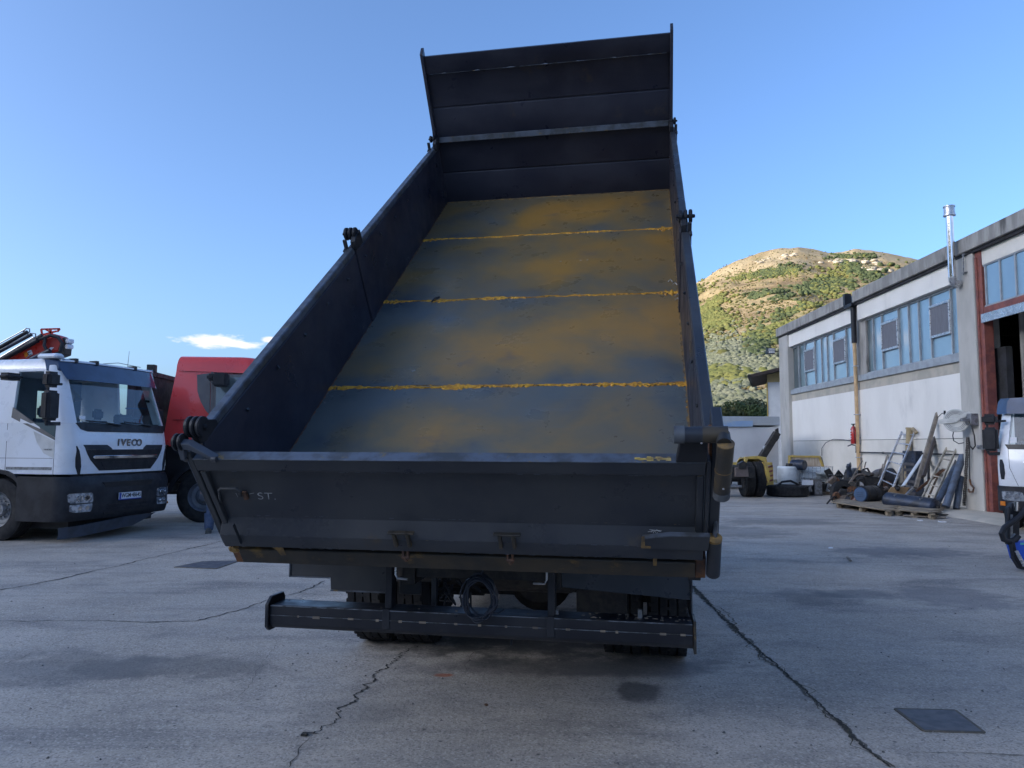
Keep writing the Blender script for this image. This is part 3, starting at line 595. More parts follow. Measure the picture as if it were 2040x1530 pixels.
# doorway bay
part(B().box(-.06,.16,-.74,-.505,0,6.29),'door_post',oxide,bev=.006)
part(B().box(-.09,-.06,-.60,-.53,.05,6.1),'door_rail',oxide,bev=.004)
part(B().box(-.05,.15,DN,-.745,4.69,4.86),'door_beam',oxide,bev=.006)
part(B().box(-.10,-.055,DN,-.70,4.49,4.70),'door_lintel_sheet',galv,bev=.004)
part(B().box(-.06,.15,DN-.4,DN-.01,0,6.29),'door_post',oxide,bev=.006)
part(B().box(-.04,.16,-26,-.745,5.87,6.288),'upper_panel',panelc,bev=.006)
for i in range(9):
    a=-.80-i*.55; part(B().box(.0,.015,a-.50,a-.04,4.9,5.84),'window_pane',pane); part(B().box(-.03,.04,a-.045,a+.0,4.88,5.86),'mullion',frameg)
part(B().box(-.03,.04,DN,-.75,4.862,4.90),'window_frame',frameg); part(B().box(-.03,.04,DN,-.75,5.835,5.868),'window_frame',frameg)
part(B().box(0,.2,-26,DN-.41,0,4.6),'wall_panel',panelc); part(B().box(0.0,.2,-26,DN-.41,4.6,5.86),'wall_panel',panelw)
# inside
ins=B(); ins.box(14,14.2,-26,13.9,0,6.3); ins.box(.46,14,13.7,13.9,0,6.3); ins.box(.3,14,-26.2,-26,0,6.3); part(ins,'rear_wall',concd)
part(B().box(.25,14.2,-26.2,13.9,6.32,6.5),'roof',concd)
part(B().box(.0,14,-26,13.7,-.2,.012),'inner_floor',conc)
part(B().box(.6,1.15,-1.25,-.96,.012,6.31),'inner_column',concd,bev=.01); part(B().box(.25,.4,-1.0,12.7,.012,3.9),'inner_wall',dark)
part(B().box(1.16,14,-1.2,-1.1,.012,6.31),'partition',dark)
# gutter outlet and downpipe
b=B(); b.box(-.22,.0,6.125,6.755,6.20,6.29); b.box(-.24,-.02,6.60,6.755,6.29,6.70); b.box(-.24,-.205,6.13,6.6,6.19,6.30); b.cyl((-.10,6.30,6.22),(-.10,6.30,4.98),.085); part(b,'gutter_outlet',black,bev=.004)
b=B(); b.cyl((-.10,6.30,4.98),(-.10,6.30,.2),.058,n=20); part(b,'downpipe',tan)
b=B(); 
for z in (1.2,2.6,4.2): b.box(-.17,0,6.22,6.38,z,z+.03)
part(b,'pipe_clip',galv)
# concrete apron at the foot of the wall
b=B(); b.prism([(-1.25,.006),(-1.15,.05),(-.0,.075),(-.0,-.1),(-1.25,-.1)],'y',-6,2.4)
o=b.obj('apron',concb,bev=0,kind='structure'); o.location=WP; o.rotation_euler=(0,0,WA)
# iron bracket on the column
b=B(); p0=pw(1925,507,-.12); p1=pw(1925,543,-.12); b.tube([(-.12,p0.y,p0.z),(-.2,p0.y,p0.z)],.012,6); b.tube([(-.12,p1.y,p1.z),(-.2,p1.y,p1.z)],.012,6); b.cyl((-.19,p0.y,p0.z+.03),(-.19,p1.y,p1.z-.06),.016,n=8); b.box(-.2,-.12,p0.y-.06,p0.y+.06,p0.z-.012,p0.z+.012); b.box(-.2,-.12,p1.y-.06,p1.y+.06,p1.z-.012,p1.z+.012)
o=b.obj('wall_bracket',greym,label='small grey iron bracket high on the concrete column by the doorway',cat='bracket'); o.matrix_world=WM
# chimney flue
t=thing('flue_pipe','shiny steel chimney flue standing up past the roof edge on the warehouse wall','chimney',WP,WA); 
b=B(); b.cyl((-.36,-.06,5.72),(-.36,-.06,7.32),.085,n=24); b.cyl((-.36,-.06,6.5),(-.36,-.06,6.53),.092,n=24); b.cyl((-.36,-.06,5.95),(-.36,-.06,5.98),.092,n=24); b.obj('pipe',chrome,t)
b=B(); b.tube([(-.36,-.06,5.74),(-.36,-.06,5.66),(-.33,-.05,5.60),(-.2,-.02,5.58),(-.08,.1,5.58)],.09,16); b.obj('elbow',galv,t)
b=B(); b.cyl((-.36,-.06,7.30),(-.36,-.06,7.52),.125,.12,n=24); b.cyl((-.36,-.06,7.28),(-.36,-.06,7.31),.14,n=24); b.cyl((-.36,-.06,7.50),(-.36,-.06,7.53),.135,n=24); b.obj('cowl',galv,t)
# floodlight at the far corner
t=thing('floodlight','small black floodlight on the far corner column of the warehouse','floodlight',WP,WA)
b=B(); P=pw(1548,690,-.3); b.box(-.62,-.3,13.8,14.1,5.55,5.80); b.box(-.3,-.12,13.9,13.95,5.65,5.7); b.obj('lamp_body',black,t,bev=.02); b=B(); b.box(-.6,-.33,13.79,13.8,5.57,5.78); b.obj('lens',lampg,t)
# ---- small shed behind
SX=12.35
t=thing('shed','small white and yellow walled shed with dark eave behind the warehouse','shed',((1531-CX)/FPX*37,37,0),-R(19.5))
b=B(); b.box(0,6,0,5,0,4.75); b.obj('wall',pm('white_shed_wall',(.68,.69,.70),(.62,.63,.64),rough=.8),t)
b=B(); b.box(-.02,6.02,-.02,5,4.76,5.25); b.obj('upper_wall',pm('cream_yellow_wall',(.62,.47,.22),(.55,.42,.2),rough=.8),t)
b=B(); b.box(-.05,-.0,-.03,.06,0,4.76); b.obj('corner_trim',yellow,t)
b=B(); b.prism([(-.8,4.95),(6.5,6.6),(6.5,6.75),(-.8,5.1)],'y',-.8,5.5); b.obj('roof',pm('dark_brown_eave',(.05,.035,.03),rough=.8),t)
b=B(); b.tube([(-.85,-.8,5.02),(-.85,5.5,5.02)],.09,8); b.obj('gutter',black,t)
# ================================================================ WHEELS
def wheel(parent,loc,rz=0,rad=.51,wid=.28,side=-1,dual=False,rimmat=None,name='wheel',tread=True):
    """axle along local x; side -1: the outer face looks to -x. wheel mesh = rim, tyre is a sub-part"""
    M=Matrix.Translation(Vector(loc))@Matrix.Rotation(rz,4,'Z')
    r=rad; w=wid/2; rr=r*.56
    b=B(M); s=side
    prof=[(s*w*.95,rr*1.02),(s*w*.75,rr*.93),(s*w*.35,rr*.86),(s*w*.30,rr*.62),(s*w*.15,rr*.55),(s*w*.15,.02),(s*w*.0,.02),(s*w*0,rr*.55),(-s*w*.9,rr*.9),(-s*w*.95,rr*1.02)]
    b.lathe(prof,36)
    b.cyl((s*w*.14,0,0),(s*w*.75,0,0),rr*.38,rr*.33,18)
    for k in range(10):
        a=k*math.pi/5; b.cyl((s*w*.14,rr*.47*math.cos(a),rr*.47*math.sin(a)),(s*w*.36,rr*.47*math.cos(a),rr*.47*math.sin(a)),.018,n=6)
    wo_=b.obj(name,rimmat or greym,parent)
    t=B(M)
    def tyre(cx):
        p=[(-w*.88,rr*1.0),(-w*.99,r*.72),(-w,r*.84),(-w*.93,r*.93),(-w*.86,r*.965),(-w*.80,r*.985)]
        tt=[(a,q) for a,q in p]; g=[]
        xs=[-.8,-.47,-.45,-.40,-.38,-.05,-.03,.03,.05,.38,.40,.45,.47,.8]
        for x in xs:
            deep=x in (-.45,-.40,-.03,.03,.40,.45); g.append((x*w,r*(.955 if deep else 1.0)))
        mirror=[(-a,q) for a,q in reversed(p)]
        t.lathe([(cx+a,q) for a,q in tt+g+mirror],64)
    tyre(0)
    if dual: tyre(-s*wid*1.12)
    if tread:
        for k in range(46):
            a=k*2*math.pi/46
            for c0 in ((0,) if not dual else (0,-s*wid*1.12)):
                T=Matrix.Rotation(a,4,'X')
                for sx_ in (-1,1): t.box(c0+sx_*w*.50,c0+sx_*w*.90,-.013,.013,r*.95,r*1.0065,T)
                T=Matrix.Rotation(a+.05,4,'X'); t.box(c0-w*.36,c0+w*.36,-.010,.010,r*.95,r*1.004,T)
    t.obj('tyre',rubber,wo_,ang=40)
    return wo_
# ================================================================ TIPPER TRUCK
OX,OY,OZ,YAW,TILT=-.28423,3.81185,1.12347,.184027,.65829
TM=Matrix.Translation((OX,OY,0))@Matrix.Rotation(-YAW,4,'Z'); TI=TM.inverted()
BT=Matrix.Translation((0,0,OZ))@Matrix.Rotation(TILT,4,'X')       # bed frame inside the truck frame: x across, y along the floor, z off the floor
BM=TM@BT; BI=BM.inverted()
def pb(x,y,v=-.06): return BI@hit(x,y,BM@Vector((0,v,0)),BM.to_3x3()@Vector((0,1,0)))      # pixel -> bed frame on the plane y=v
def pt_(x,y,v): return TI@hit(x,y,TM@Vector((0,v,0)),TM.to_3x3()@Vector((0,1,0)))           # pixel -> truck frame on the plane y=v
tp=thing('tipper_truck','big dark steel tipper truck with its ochre rusted bed raised, rear towards the viewer','truck',(OX,OY,0),-YAW)
def bp_(b,name,mat,parent=tp,**k): return b.obj(name,mat,parent,**k)
HW=1.21; A=[0,1.4138,2.7263,4.0796,5.1908]; HS=.637; HH=1.512
for i in range(4): bp_(B(BT).box(-HW+.002,HW-.002,A[i]+.004,A[i+1]-.004,-.008,0),'floor_plate',bedm,bev=.002)
bp_(B(BT).box(-HW-.004,HW+.004,-.055,5.2,-.03,-.0085),'floor_underlay',steel_rust)
def seam(v,seed,w=.017,h=.006,mat=weld,u0=-HW,u1=HW,gap=0.0,flare=.0):
    rnd=random.Random(seed); b=B(BT); n=150; rows=[]
    off=0
    for i in range(n+1):
        u=u0+(u1-u0)*i/n; off=off*.85+rnd.uniform(-.005,.005); ww=w*rnd.uniform(.25,1.25)*(.75+.9*mnoise.noise(Vector((u*5,seed*3.1,0)))); ww=max(ww,w*.12); 
        if rnd.random()<gap: ww*=.12
        if flare and (u<u0+.12 or u>u1-.1): ww*=1+flare*rnd.random()
        z=h*rnd.uniform(.5,1.2); o=v+off
        rows.append([(u,o-ww,-.001),(u,o-ww*.5,z),(u,o+ww*.4*rnd.uniform(.5,1.3),z*.9),(u,o+ww,-.001)])
    b.grid(rows); return bp_(b,'weld_seam',mat,smooth=False)
seam(A[1],1,.030,.008,flare=.8); seam(A[1]+.012,11,.007,.004,gap=.7); seam(A[2],2,.029,.008,flare=1); seam(A[3],3,.029,.008,flare=1); seam(5.16,4,.026,.006,gap=.3,mat=ochre)
# ochre edge rub marks where the floor meets the side boards
for s_ in (-1,1):
    rnd=random.Random(5+s_); b=B(BT); rows=[]
    for i in range(220):
        v=.05+5.1*i/220; w=(.010 if s_<0 else .014)*rnd.uniform(.3,1.5); rows.append([(s_*(HW-.001),v,.0012),(s_*(HW-w),v,.0012)])
    b.grid(rows); bp_(b,'edge_rub',ochre if s_>0 else rust,smooth=False)
def dab(name,u,v,ru,rv,mat,seed,h=.004,wz=0):
    rnd=random.Random(seed); b=B(BT); n=9; vs=[(u+ru*math.cos(t*6.283/n)*rnd.uniform(.5,1.2),v+rv*math.sin(t*6.283/n)*rnd.uniform(.5,1.2),wz+h*rnd.uniform(.4,1)) for t in range(n)]
    b.add(vs+[(q[0],q[1],wz-.001) for q in vs],[tuple(range(n)),tuple(range(2*n-1,n-1,-1))]+[(i,(i+1)%n,(i+1)%n+n,i+n) for i in range(n)]); return bp_(b,name,mat,smooth=False)
for k,(x,y) in enumerate(((1170,518),(1157,519),(1117,521),(822,740),(826,738))):
    P=BI@hit(x,y,BM.translation,BM.to_3x3()@Vector((0,0,1))); dab('debris',P.x,P.y,.008,.005,chalk,k)
for k,(x,y,ru,rv,m_) in enumerate(((1338,455,.022,.03,weld),(1342,466,.012,.03,ochre),(1360,765,.015,.03,weld),(1346,585,.02,.03,weld),(1369,802,.006,.02,weld),(1368,812,.006,.012,weld),(668,772,.012,.03,weld),(768,600,.02,.02,weld),(900,1,0,0,None))):
    if m_ is None: break
    P=BI@hit(x,y,BM.translation,BM.to_3x3()@Vector((0,0,1))); dab('paint_dab',min(max(P.x,-HW+ru),HW-ru),P.y,ru,rv,m_,k+20)
P=BI@hit(866,600,BM.translation,BM.to_3x3()@Vector((0,0,1)))
b=B(BT); b.tube([(P.x-.02,P.y-.02,.006),(P.x+.0,P.y+.01,.02),(P.x+.03,P.y+.05,.012)],.008,6); bp_(b,'loose_hook',black)
b=B(BT)
for x,y in ((1336,563),(1345,569),(1350,592),(1350,600)):
    P=BI@hit(x,y,BM.translation,BM.to_3x3()@Vector((0,0,1))); b.tube([(P.x-.02,P.y,.01),(P.x,P.y+.02,.02),(P.x+.015,P.y-.01,.01)],.004,5)
bp_(b,'wire_scrap',chalk,kind='stuff')
# side boards, each side in two lengths with a post between
for s_ in (-1,1):
    X0,X1=s_*HW,s_*(HW+.035)
    for (v0,v1) in ((.02,2.384),(2.486,5.19)):
        bo=bp_(B(BT).box(X0-s_*.001,X1,v0,v1,-.03,HS-.05),'side_board',steel_side,bev=.004)
        bp_(B(BT).box(X0-s_*.0,X1+s_*.02,v0,v1,HS-.048,HS),'top_rail',edge if s_<0 else steel,bo,bev=.006)
        if s_>0: continue
        k=B(BT)
        for j in range(4):
            v=v0+(v1-v0)*(j+.5)/4; k.box(X1+s_*.001,X1+s_*.045,v-.04,v+.04,.01,HS-.055)
        bp_(k,'stiffener',steel_side,bo,kind='stuff')
    bp_(B(BT).prism([(s_*(HW-.012),-.03),(s_*(HW+.055),-.03),(s_*(HW+.055),HS+.0),(s_*(HW-.012),HS-.0)],'y',2.385,2.485),'board_post',steel_side,bev=.006)
    # small bolts along the inner face
    k=B(BT); rnd=random.Random(9+s_)
    for v in [.45+.42*i for i in range(11)]:
        k.cyl((X0-s_*.002,v,.5+rnd.uniform(-.02,.02)),(X0-s_*.010,v,.5),.010,n=6)
    bp_(k,'board_bolts',steel,kind='stuff')
# headboard with folds, channel bar and side flanges
hb=bp_(B(BT).prism([(5.19,0),(5.19,.313),(5.199,.318),(5.199,.330),(5.19,.334),(5.19,.645),(5.19,.70),(5.19,.995),(5.199,1.0),(5.199,1.013),(5.19,1.017),(5.19,1.33),(5.165,1.345),(5.165,HH),(5.215,HH),(5.215,-.03),(5.19,-.03)],'x',-HW-.002,HW+.002),'headboard',steel_side,bev=.002)
bp_(B(BT).prism([(5.188,.655),(5.155,.655),(5.150,.66),(5.168,.71),(5.188,.71)],'x',-HW+.01,HW-.01),'cross_bar',edge,hb,bev=.002)
for s_ in (-1,1):
    bp_(B(BT).prism([(5.191,-.03),(5.191,HS-.02),(5.10,HS-.0),(5.10,HS+.03),(5.135,.80),(5.135,HH+.03),(5.215,HH+.075),(5.23,HH+.075),(5.23,-.03)],'x',s_*(HW+.002),s_*(HW+.030)),'side_flange',steel_side,hb,bev=.003)
rnd=random.Random(8); b=B(BT)
rows=[]
for i in range(90):
    u=-HW+.03+(2*HW-.06)*i/89; w=rnd.uniform(.001,.004)*(2.4 if i%13 in (5,6) else 1); rows.append([(u,5.163,1.342-w),(u,5.158,1.342),(u,5.163,1.342+w)])
b.grid(rows); bp_(b,'weld_line',edge,hb,smooth=False)
for (x,y,ru,rw) in ((963,134,.018,.07),(1120,118,.012,.06)):
    P=pb(x,y,5.18); k=B(BT); n=8; rnd=random.Random(int(x)); vs=[(P.x+ru*math.cos(t*.785)*rnd.uniform(.6,1.1),5.1885,P.z+rw*math.sin(t*.785)*rnd.uniform(.6,1.1)) for t in range(n)]
    k.add(vs,[tuple(range(n))]); bp_(k,'oil_smear',ink,hb,smooth=False)
# beams below the floor
for s_ in (-.42,.42): bp_(B(BT).box(s_-.05,s_+.05,.0,5.15,-.20,-.031),'longitudinal_beam',steel,bev=.004)
for j in range(9):
    v=.35+j*.58; bp_(B(BT).box(-HW,HW,v-.03,v+.03,-.13,-.0315),'cross_beam',steel,bev=.003)
for s_ in (-1,1): bp_(B(BT).box(s_*(HW-.04),s_*(HW+.02),.02,5.15,-.14,-.032),'edge_rail',steel,bev=.004)
# rear beam
bp_(B(BT).box(-HW+.03,HW-.03,-.085,.0,-.135,-.035),'rear_beam',steel_rust,bev=.004)
for s_ in (-1,1): bp_(B(BT).box(s_*(HW-.028),s_*(HW+.02),-.07,.05,-.15,-.02),'beam_end',rust,bev=.003)
bp_(B(BT).box(HW-.06,HW-.0,-.06,.0,-.18,-.151),'beam_foot',black,bev=.003); bp_(B(BT).box(-HW+.11,-HW+.16,-.06,.0,-.155,-.136),'beam_foot',black,bev=.003)
# rusty patches painted on the rear beam
def smear(pts,mat,v,name='rust_patch'):
    q=[pb(x,y,v) for x,y in pts]; k=B(BT); k.prism([(p.x,p.z) for p in q],'y',v,v+.002); bp_(k,name,mat,smooth=False)
smear([(505,1080),(545,1080),(560,1084),(564,1092),(570,1106),(560,1107),(552,1097),(540,1089),(528,1089),(520,1085),(508,1086)],ochre,-.0875)
smear([(1300,1101),(1320,1099),(1322,1104),(1310,1106),(1308,1127),(1301,1127)],ochre,-.0875)
smear([(1320,1100),(1370,1092),(1375,1094),(1322,1104)],rust,-.0876)
# tailgate
gp=[(-.092,HS-.062),(-.092,HS-.130),(-.060,HS-.140),(-.058,HS-.150),(-.058,.172),(-.128,.112),(-.128,.030),(-.03,.030),(-.03,.10),(-.035,.18),(-.035,HS-.062)]
tg=bp_(B(BT).prism(gp,'x',-HW+.0,HW-.0),'tailgate',steel,bev=.003)
bp_(B(BT).box(-HW,HW,-.094,-.032,HS-.0615,HS-.056),'top_edge',edge,tg,bev=.001)
for s_ in (-1,1):
    bp_(B(BT).box(s_*(HW-.035),s_*(HW-.005),-.085,-.0585,.12,HS-.142),'end_stiffener',steel,tg,bev=.003)
# weld dots and scratches along folds
k=B(BT); rnd=random.Random(21)
for i in range(150):
    u=rnd.uniform(-HW+.02,HW-.02); r_=rnd.choice(((-.0595,.188),(-.1295,.113),(-.1295,.034),(-.0925,HS-.131)))
    l=rnd.uniform(.004,.03); k.box(u,u+l,r_[0]-.0006,r_[0],r_[1]-.0012,r_[1]+.0012)
bp_(k,'scratches',edge,tg,kind='stuff')
P=pb(530,989,-.0585); text('chalk_letters','ST.',.066,chalk,tg,BT@frame((P.x,-.0590,P.z),(1,0,0),(0,0,1)),.0004,-.0014,.15,sx=1.25)
k=B(BT)
for x0,y0,x1,y1 in ((497,984,506,982),(470,982,474,990),(476,984,482,983)):
    p,q=pb(x0,y0,-.0585),pb(x1,y1,-.0585); k.bar((p.x,-.0592,p.z),(q.x,-.0592,q.z),.0012,.002)
bp_(k,'chalk_marks',chalk,tg,kind='stuff')
def gp_(x,y,v): p=pb(x,y,v); return (p.x,v,p.z)
bp_(B(BT).tube([gp_(440,1003,-.06),gp_(438,990,-.09),gp_(436,977,-.10),gp_(440,973,-.10),gp_(470,973,-.10),gp_(478,978,-.10),gp_(480,988,-.065)],.007,8),'handle',steel,tg)
bp_(B(BT).box(pb(484,980).x,pb(492,980).x,-.075,-.0585,pb(484,992).z,pb(484,978).z),'handle_plate',rust,tg,bev=.002)
# brackets on the lower fold with hanging hooks
for (x0,x1,y0,y1,hx,h1) in ((782,822,1054,1083,806,1112),(992,1030,1057,1086,1014,1118)):
    p0,p1=pb(x0,y0,-.12),pb(x1,y1,-.12)
    br=B(BT); br.box(p0.x,p0.x+.016,-.15,-.1285,p1.z,p0.z); br.box(p1.x-.016,p1.x,-.15,-.1285,p1.z,p0.z); br.box(p0.x-.02,p1.x+.03,-.15,-.1285,p0.z-.010,p0.z)
    o=bp_(br,'hinge_bracket',steel_rust,tg,bev=.002)
    q0,q1=pb(hx,y1-8,-.11),pb(hx+4,h1,-.11); br=B(BT); br.bar((q0.x-.012,-.115,q0.z),(q1.x-.012,-.115,q1.z),.009,.018); br.bar((q0.x+.010,-.115,q0.z),(q1.x+.012,-.115,q1.z),.009,.018); br.cyl((q1.x-.02,-.118,q1.z+.018),(q1.x+.02,-.118,q1.z+.018),.010,n=10); br.cyl((q1.x,-.118,q1.z-.008),(q1.x,-.118,q1.z+.012),.010,n=8)
    bp_(br,'hook',rust,o,bev=.001)
# right lower latch plate
pp=[pb(1280,1068,-.13),pb(1335,1062,-.13),pb(1414,1064,-.13),pb(1410,1092,-.13),pb(1292,1088,-.13),pb(1280,1088,-.13)]
o=bp_(B(BT).prism([(p.x,p.z) for p in pp],'y',-.15,-.1285),'latch_plate',steel,tg,bev=.003)
bp_(B(BT).prism([(pp[0].x,pp[0].z),(pp[1].x,pp[1].z),(pp[2].x,pp[2].z),(pp[2].x,pp[2].z+.006),(pp[1].x,pp[1].z+.006),(pp[0].x,pp[0].z+.006)],'y',-.152,-.128),'plate_edge',edge,o)
smear([(1278,1070),(1284,1068),(1285,1088),(1296,1089),(1296,1093),(1277,1092)],ochre,-.152,'paint_line')
k=B(BT); rnd=random.Random(3)
for i in range(12):
    a=pb(1290+rnd.uniform(0,28),1060+rnd.uniform(-4,3),-.115); c_=pb(1290+rnd.uniform(0,28),1058+rnd.uniform(-4,3),-.115); k.bar((a.x,-.116,a.z),(c_.x,-.114,c_.z),.002,.002)
bp_(k,'straw_scraps',chalk,tg,kind='stuff')
# yellow paint smear on the top edge
k=B(BT); rnd=random.Random(6)
for i in range(24):
    u=.98+rnd.uniform(-.05,.05)*1.4; k.box(u,u+rnd.uniform(.01,.03),-.09+rnd.uniform(0,.03),-.085+rnd.uniform(0,.03),HS-.0558,HS-.0545)
bp_(k,'yellow_smear',yellow,tg,kind='stuff')
# left gate arm with lever hinges
ar=bp_(B(BT).box(-HW-.045,-HW-.012,-.075,.005,-.03,HS-.03),'gate_arm',steel,bev=.004)
bp_(B(BT).box(-HW-.0445,-HW-.04,-.077,-.074,.0,HS-.05),'arm_edge',edge,ar)
q0,q1=pb(463,1048,-.15),pb(480,1086,-.15); bp_(B(BT).box(q0.x,q1.x,-.15,-.129,q1.z,q0.z),'hanger_plate',steel,tg,bev=.002)
def knuckle(u,v,w,r,name='lever_hinge',n=3,th=.018,par=tp,flip=1):
    b=B(BT)
    for i in range(n):
        x=u+(i-(n-1)/2)*th*1.55
        b.cyl((x-th/2,v,w),(x+th/2,v,w),r,n=28)
        b.cyl((x-th*.55,v,w),(x+th*.55,v,w),r*.93,n=28)
    b.cyl((u-th*n,v,w),(u+th*n,v,w),r*.28,n=14)
    return bp_(b,name,black,par,bev=.004,seg=2)
h1=knuckle(-HW+.02,.0,HS+.07,.052,th=.020); b=B(BT)
b.prism([(.16,HS),(.02,HS+.10),(-.03,HS+.05),(-.02,HS-.02),(.02,HS-.04),(.16,HS-.03)],'x',-HW-.01,-HW+.02); bp_(b,'bracket',black,h1,bev=.004)
h2=knuckle(-HW-.045,-.07,HS+.03,.042,n=2,th=.018); b=B(BT); b.prism([(-HW-.045,HS+.045),(-HW+.02,HS+.04),(-HW+.13,HS-.055),(-HW+.115,HS-.062),(-HW+.01,HS+.0),(-HW-.02,HS+.005),(-HW-.035,HS-.06),(-HW-.06,HS-.06)],'y',-.10,-.06); bp_(b,'bracket',pm('grey_blue_steel',(.07,.08,.10),rough=.45),h2,bev=.003)
b=B(BT); b.cyl((-HW-.05,-.08,HS-.07),(-HW-.05,-.05,HS-.07),.016,n=10); b.cyl((-HW-.06,-.08,HS-.03),(-HW-.06,-.05,HS-.03),.012,n=10); b.cyl((-HW+.11,-.10,HS-.052),(-HW+.135,-.10,HS-.052),.014,n=8); bp_(b,'pivot_pin',steel,h2)
for s_ in (-1,1):
    for (v,nm) in ((2.42,0),(5.06,1)):
        rr=.048 if nm==0 else .035
        hk=knuckle(s_*(HW+.03),v+.04,HS+.08,rr,n=3 if nm==0 else 2,th=.022); b=B(BT)
        b.prism([(v-.05,HS-.02),(v+.10,HS-.02),(v+.10,HS+.09),(v+.0,HS+.08),(v-.05,HS+.05)],'x',s_*(HW+.005)-.01,s_*(HW+.005)+.03); bp_(b,'bracket',black,hk,bev=.004)
        b=B(BT); b.box(s_*(HW+.055)-.014,s_*(HW+.055)+.014,v-.06,v-.04,HS-.10,HS+.07); b.cyl((s_*(HW+.06),v-.05,HS-.0),(s_*(HW+.06),v-.09,HS-.01),.014,n=8); bp_(b,'lever',steel,hk,bev=.003)
# left lower release hooks and chain
b=B(BT); 
for (x,y) in ((462,1078),(470,1095)):
    p=pb(x,y,-.11); b.tube([(p.x-.03,-.11,p.z+.015),(p.x-.032,-.11,p.z-.006),(p.x-.012,-.11,p.z-.014),(p.x+.012,-.11,p.z-.006)],.008,6); b.cyl((p.x-.005,-.12,p.z+.01),(p.x-.005,-.09,p.z+.01),.014,n=10)
bp_(b,'release_hook',ochre); b=B(BT); p=pb(456,1060,-.11)
for i in range(9): 
    c_=Vector((p.x+.004*math.sin(i*2),-.11,p.z-.011*i)); ax=Vector((1,0,0)) if i%2 else Vector((0,1,0)); b.tube([c_+ax*.005*math.cos(t)+Vector((0,0,.008*math.sin(t))) for t in [k*math.pi/4 for k in range(8)]],.0016,5,closed=True)
bp_(b,'chain',chrome,kind='stuff')
# right corner: posts, elbow pipes and lower cylinder
bp_(B(BT).box(HW+.004,HW+.020,-.09,.0,.05,HS-.05),'corner_post',steel,bev=.003)
bp_(B(BT).box(HW+.026,HW+.072,-.06,.10,-.02,HS+.10),'corner_post',steel,bev=.004)
bp_(B(BT).box(HW+.024,HW+.0255,-.062,-.055,.0,HS-.08),'paint_line',edge,smooth=False)
el_=B(BT); el_.cyl((1.115,-.10,.735),(1.285,-.10,.735),.034,n=24); 
po=bp_(el_,'elbow_pipe',steel,bev=.002); k=B(BT); k.cyl((1.075,-.10,.735),(1.118,-.10,.735),.0375,n=24); bp_(k,'pipe_collar',pm('dull_grey_steel',(.10,.11,.12),(.06,.06,.065),scale=12,rough=.5,metal=.2),po); bp_(B(BT).cyl((1.185,-.1335,.72),(1.185,-.139,.72),.005,n=8),'rivet',chrome,po)
k=B(BT); k.cyl((1.19,-.10,.735),(1.292,-.10,.735),.0355,n=24); bp_(k,'rusty_sleeve',pm('rust_tinged_steel',(.028,.026,.024),(.06,.045,.026),scale=6,rough=.5),po)
k=B(BT); k.cyl((1.278,-.165,.735),(1.272,-.165,.475),.035,n=24); p2=bp_(k,'elbow_pipe',MATS['rust_tinged_steel'],bev=.002)
k=B(BT); k.cyl((1.278,-.165,.736),(1.278,-.165,.740),.0358,n=24); k.cyl((1.275,-.165,.60),(1.275,-.165,.602),.036,n=24); bp_(k,'pipe_rim',ochre,p2); k=B(BT); k.cyl((1.272,-.165,.455),(1.2725,-.165,.49),.036,n=24); bp_(k,'pipe_collar',MATS['dull_grey_steel'],p2); bp_(B(BT).cyl((1.274,-.1995,.53),(1.274,-.203,.53),.005,n=8),'rivet',chrome,p2)
k=B(BT); k.cyl((1.272,-.165,.735),(1.272,-.10,.735),.03,n=16); bp_(k,'pipe_joint',steel_rust,p2)
bp_(B(BT).prism([(1.085,.58),(1.215,.58),(1.215,.705),(1.105,.705)],'y',-.095,-.05),'pipe_bracket',black,bev=.003)
bp_(B(BT).box(1.225,1.262,-.05,.02,.50,.70),'rusty_plate',rust,bev=.002)
k=B(BT); k.cyl((1.262,-.09,.135),(1.262,-.09,-.10),.033,n=24); lc=bp_(k,'hinge_cylinder',steel,bev=.004); k=B(BT); k.cyl((1.262,-.09,.128),(1.262,-.09,.140),.034,n=24); bp_(k,'cylinder_rim',ochre,lc)
k=B(BT); k.tube([(1.262,-.09,.10),(1.265,-.07,.18),(1.275,-.02,.26)],.011,8); bp_(k,'hinge_rod',edge,lc)
# ---- chassis, in the truck frame
for s_ in (-.43,.43): bp_(B().box(s_-.04,s_+.04,.55,7.2,.78,1.02),'chassis_rail',blackm,bev=.004)
for v in (.62,1.6,2.2,3.3,4.4,5.6): bp_(B().box(-.39,.39,v-.05,v+.05,.82,.98),'cross_member',blackm,bev=.004)
bp_(B().cyl((-.5,.18,1.05),(.5,.18,1.05),.05),'tipping_shaft',blackm)
for s_ in (-.43,.43): bp_(B().prism([(.05,1.10),(.25,1.12),(.75,1.021),(.75,.96),(.1,.98)],'x',s_-.05,s_+.05),'pivot_bracket',blackm,bev=.004)
for s_ in (-1,1): bp_(B().box(s_*.48,s_*1.18,3.0,5.1,.22,.9),'light_block_left' if s_<0 else 'light_block_right',blackm,bev=.06,seg=2)  # boxes added to block light and darken the ground under the truck
bp_(B().cyl((0,3.4,.75),(0,2.9,2.0),.12),'hoist_cylinder',blackm); bp_(B().cyl((0,2.9,1.95),(0,2.68,2.98),.075),'hoist_ram',chrome)
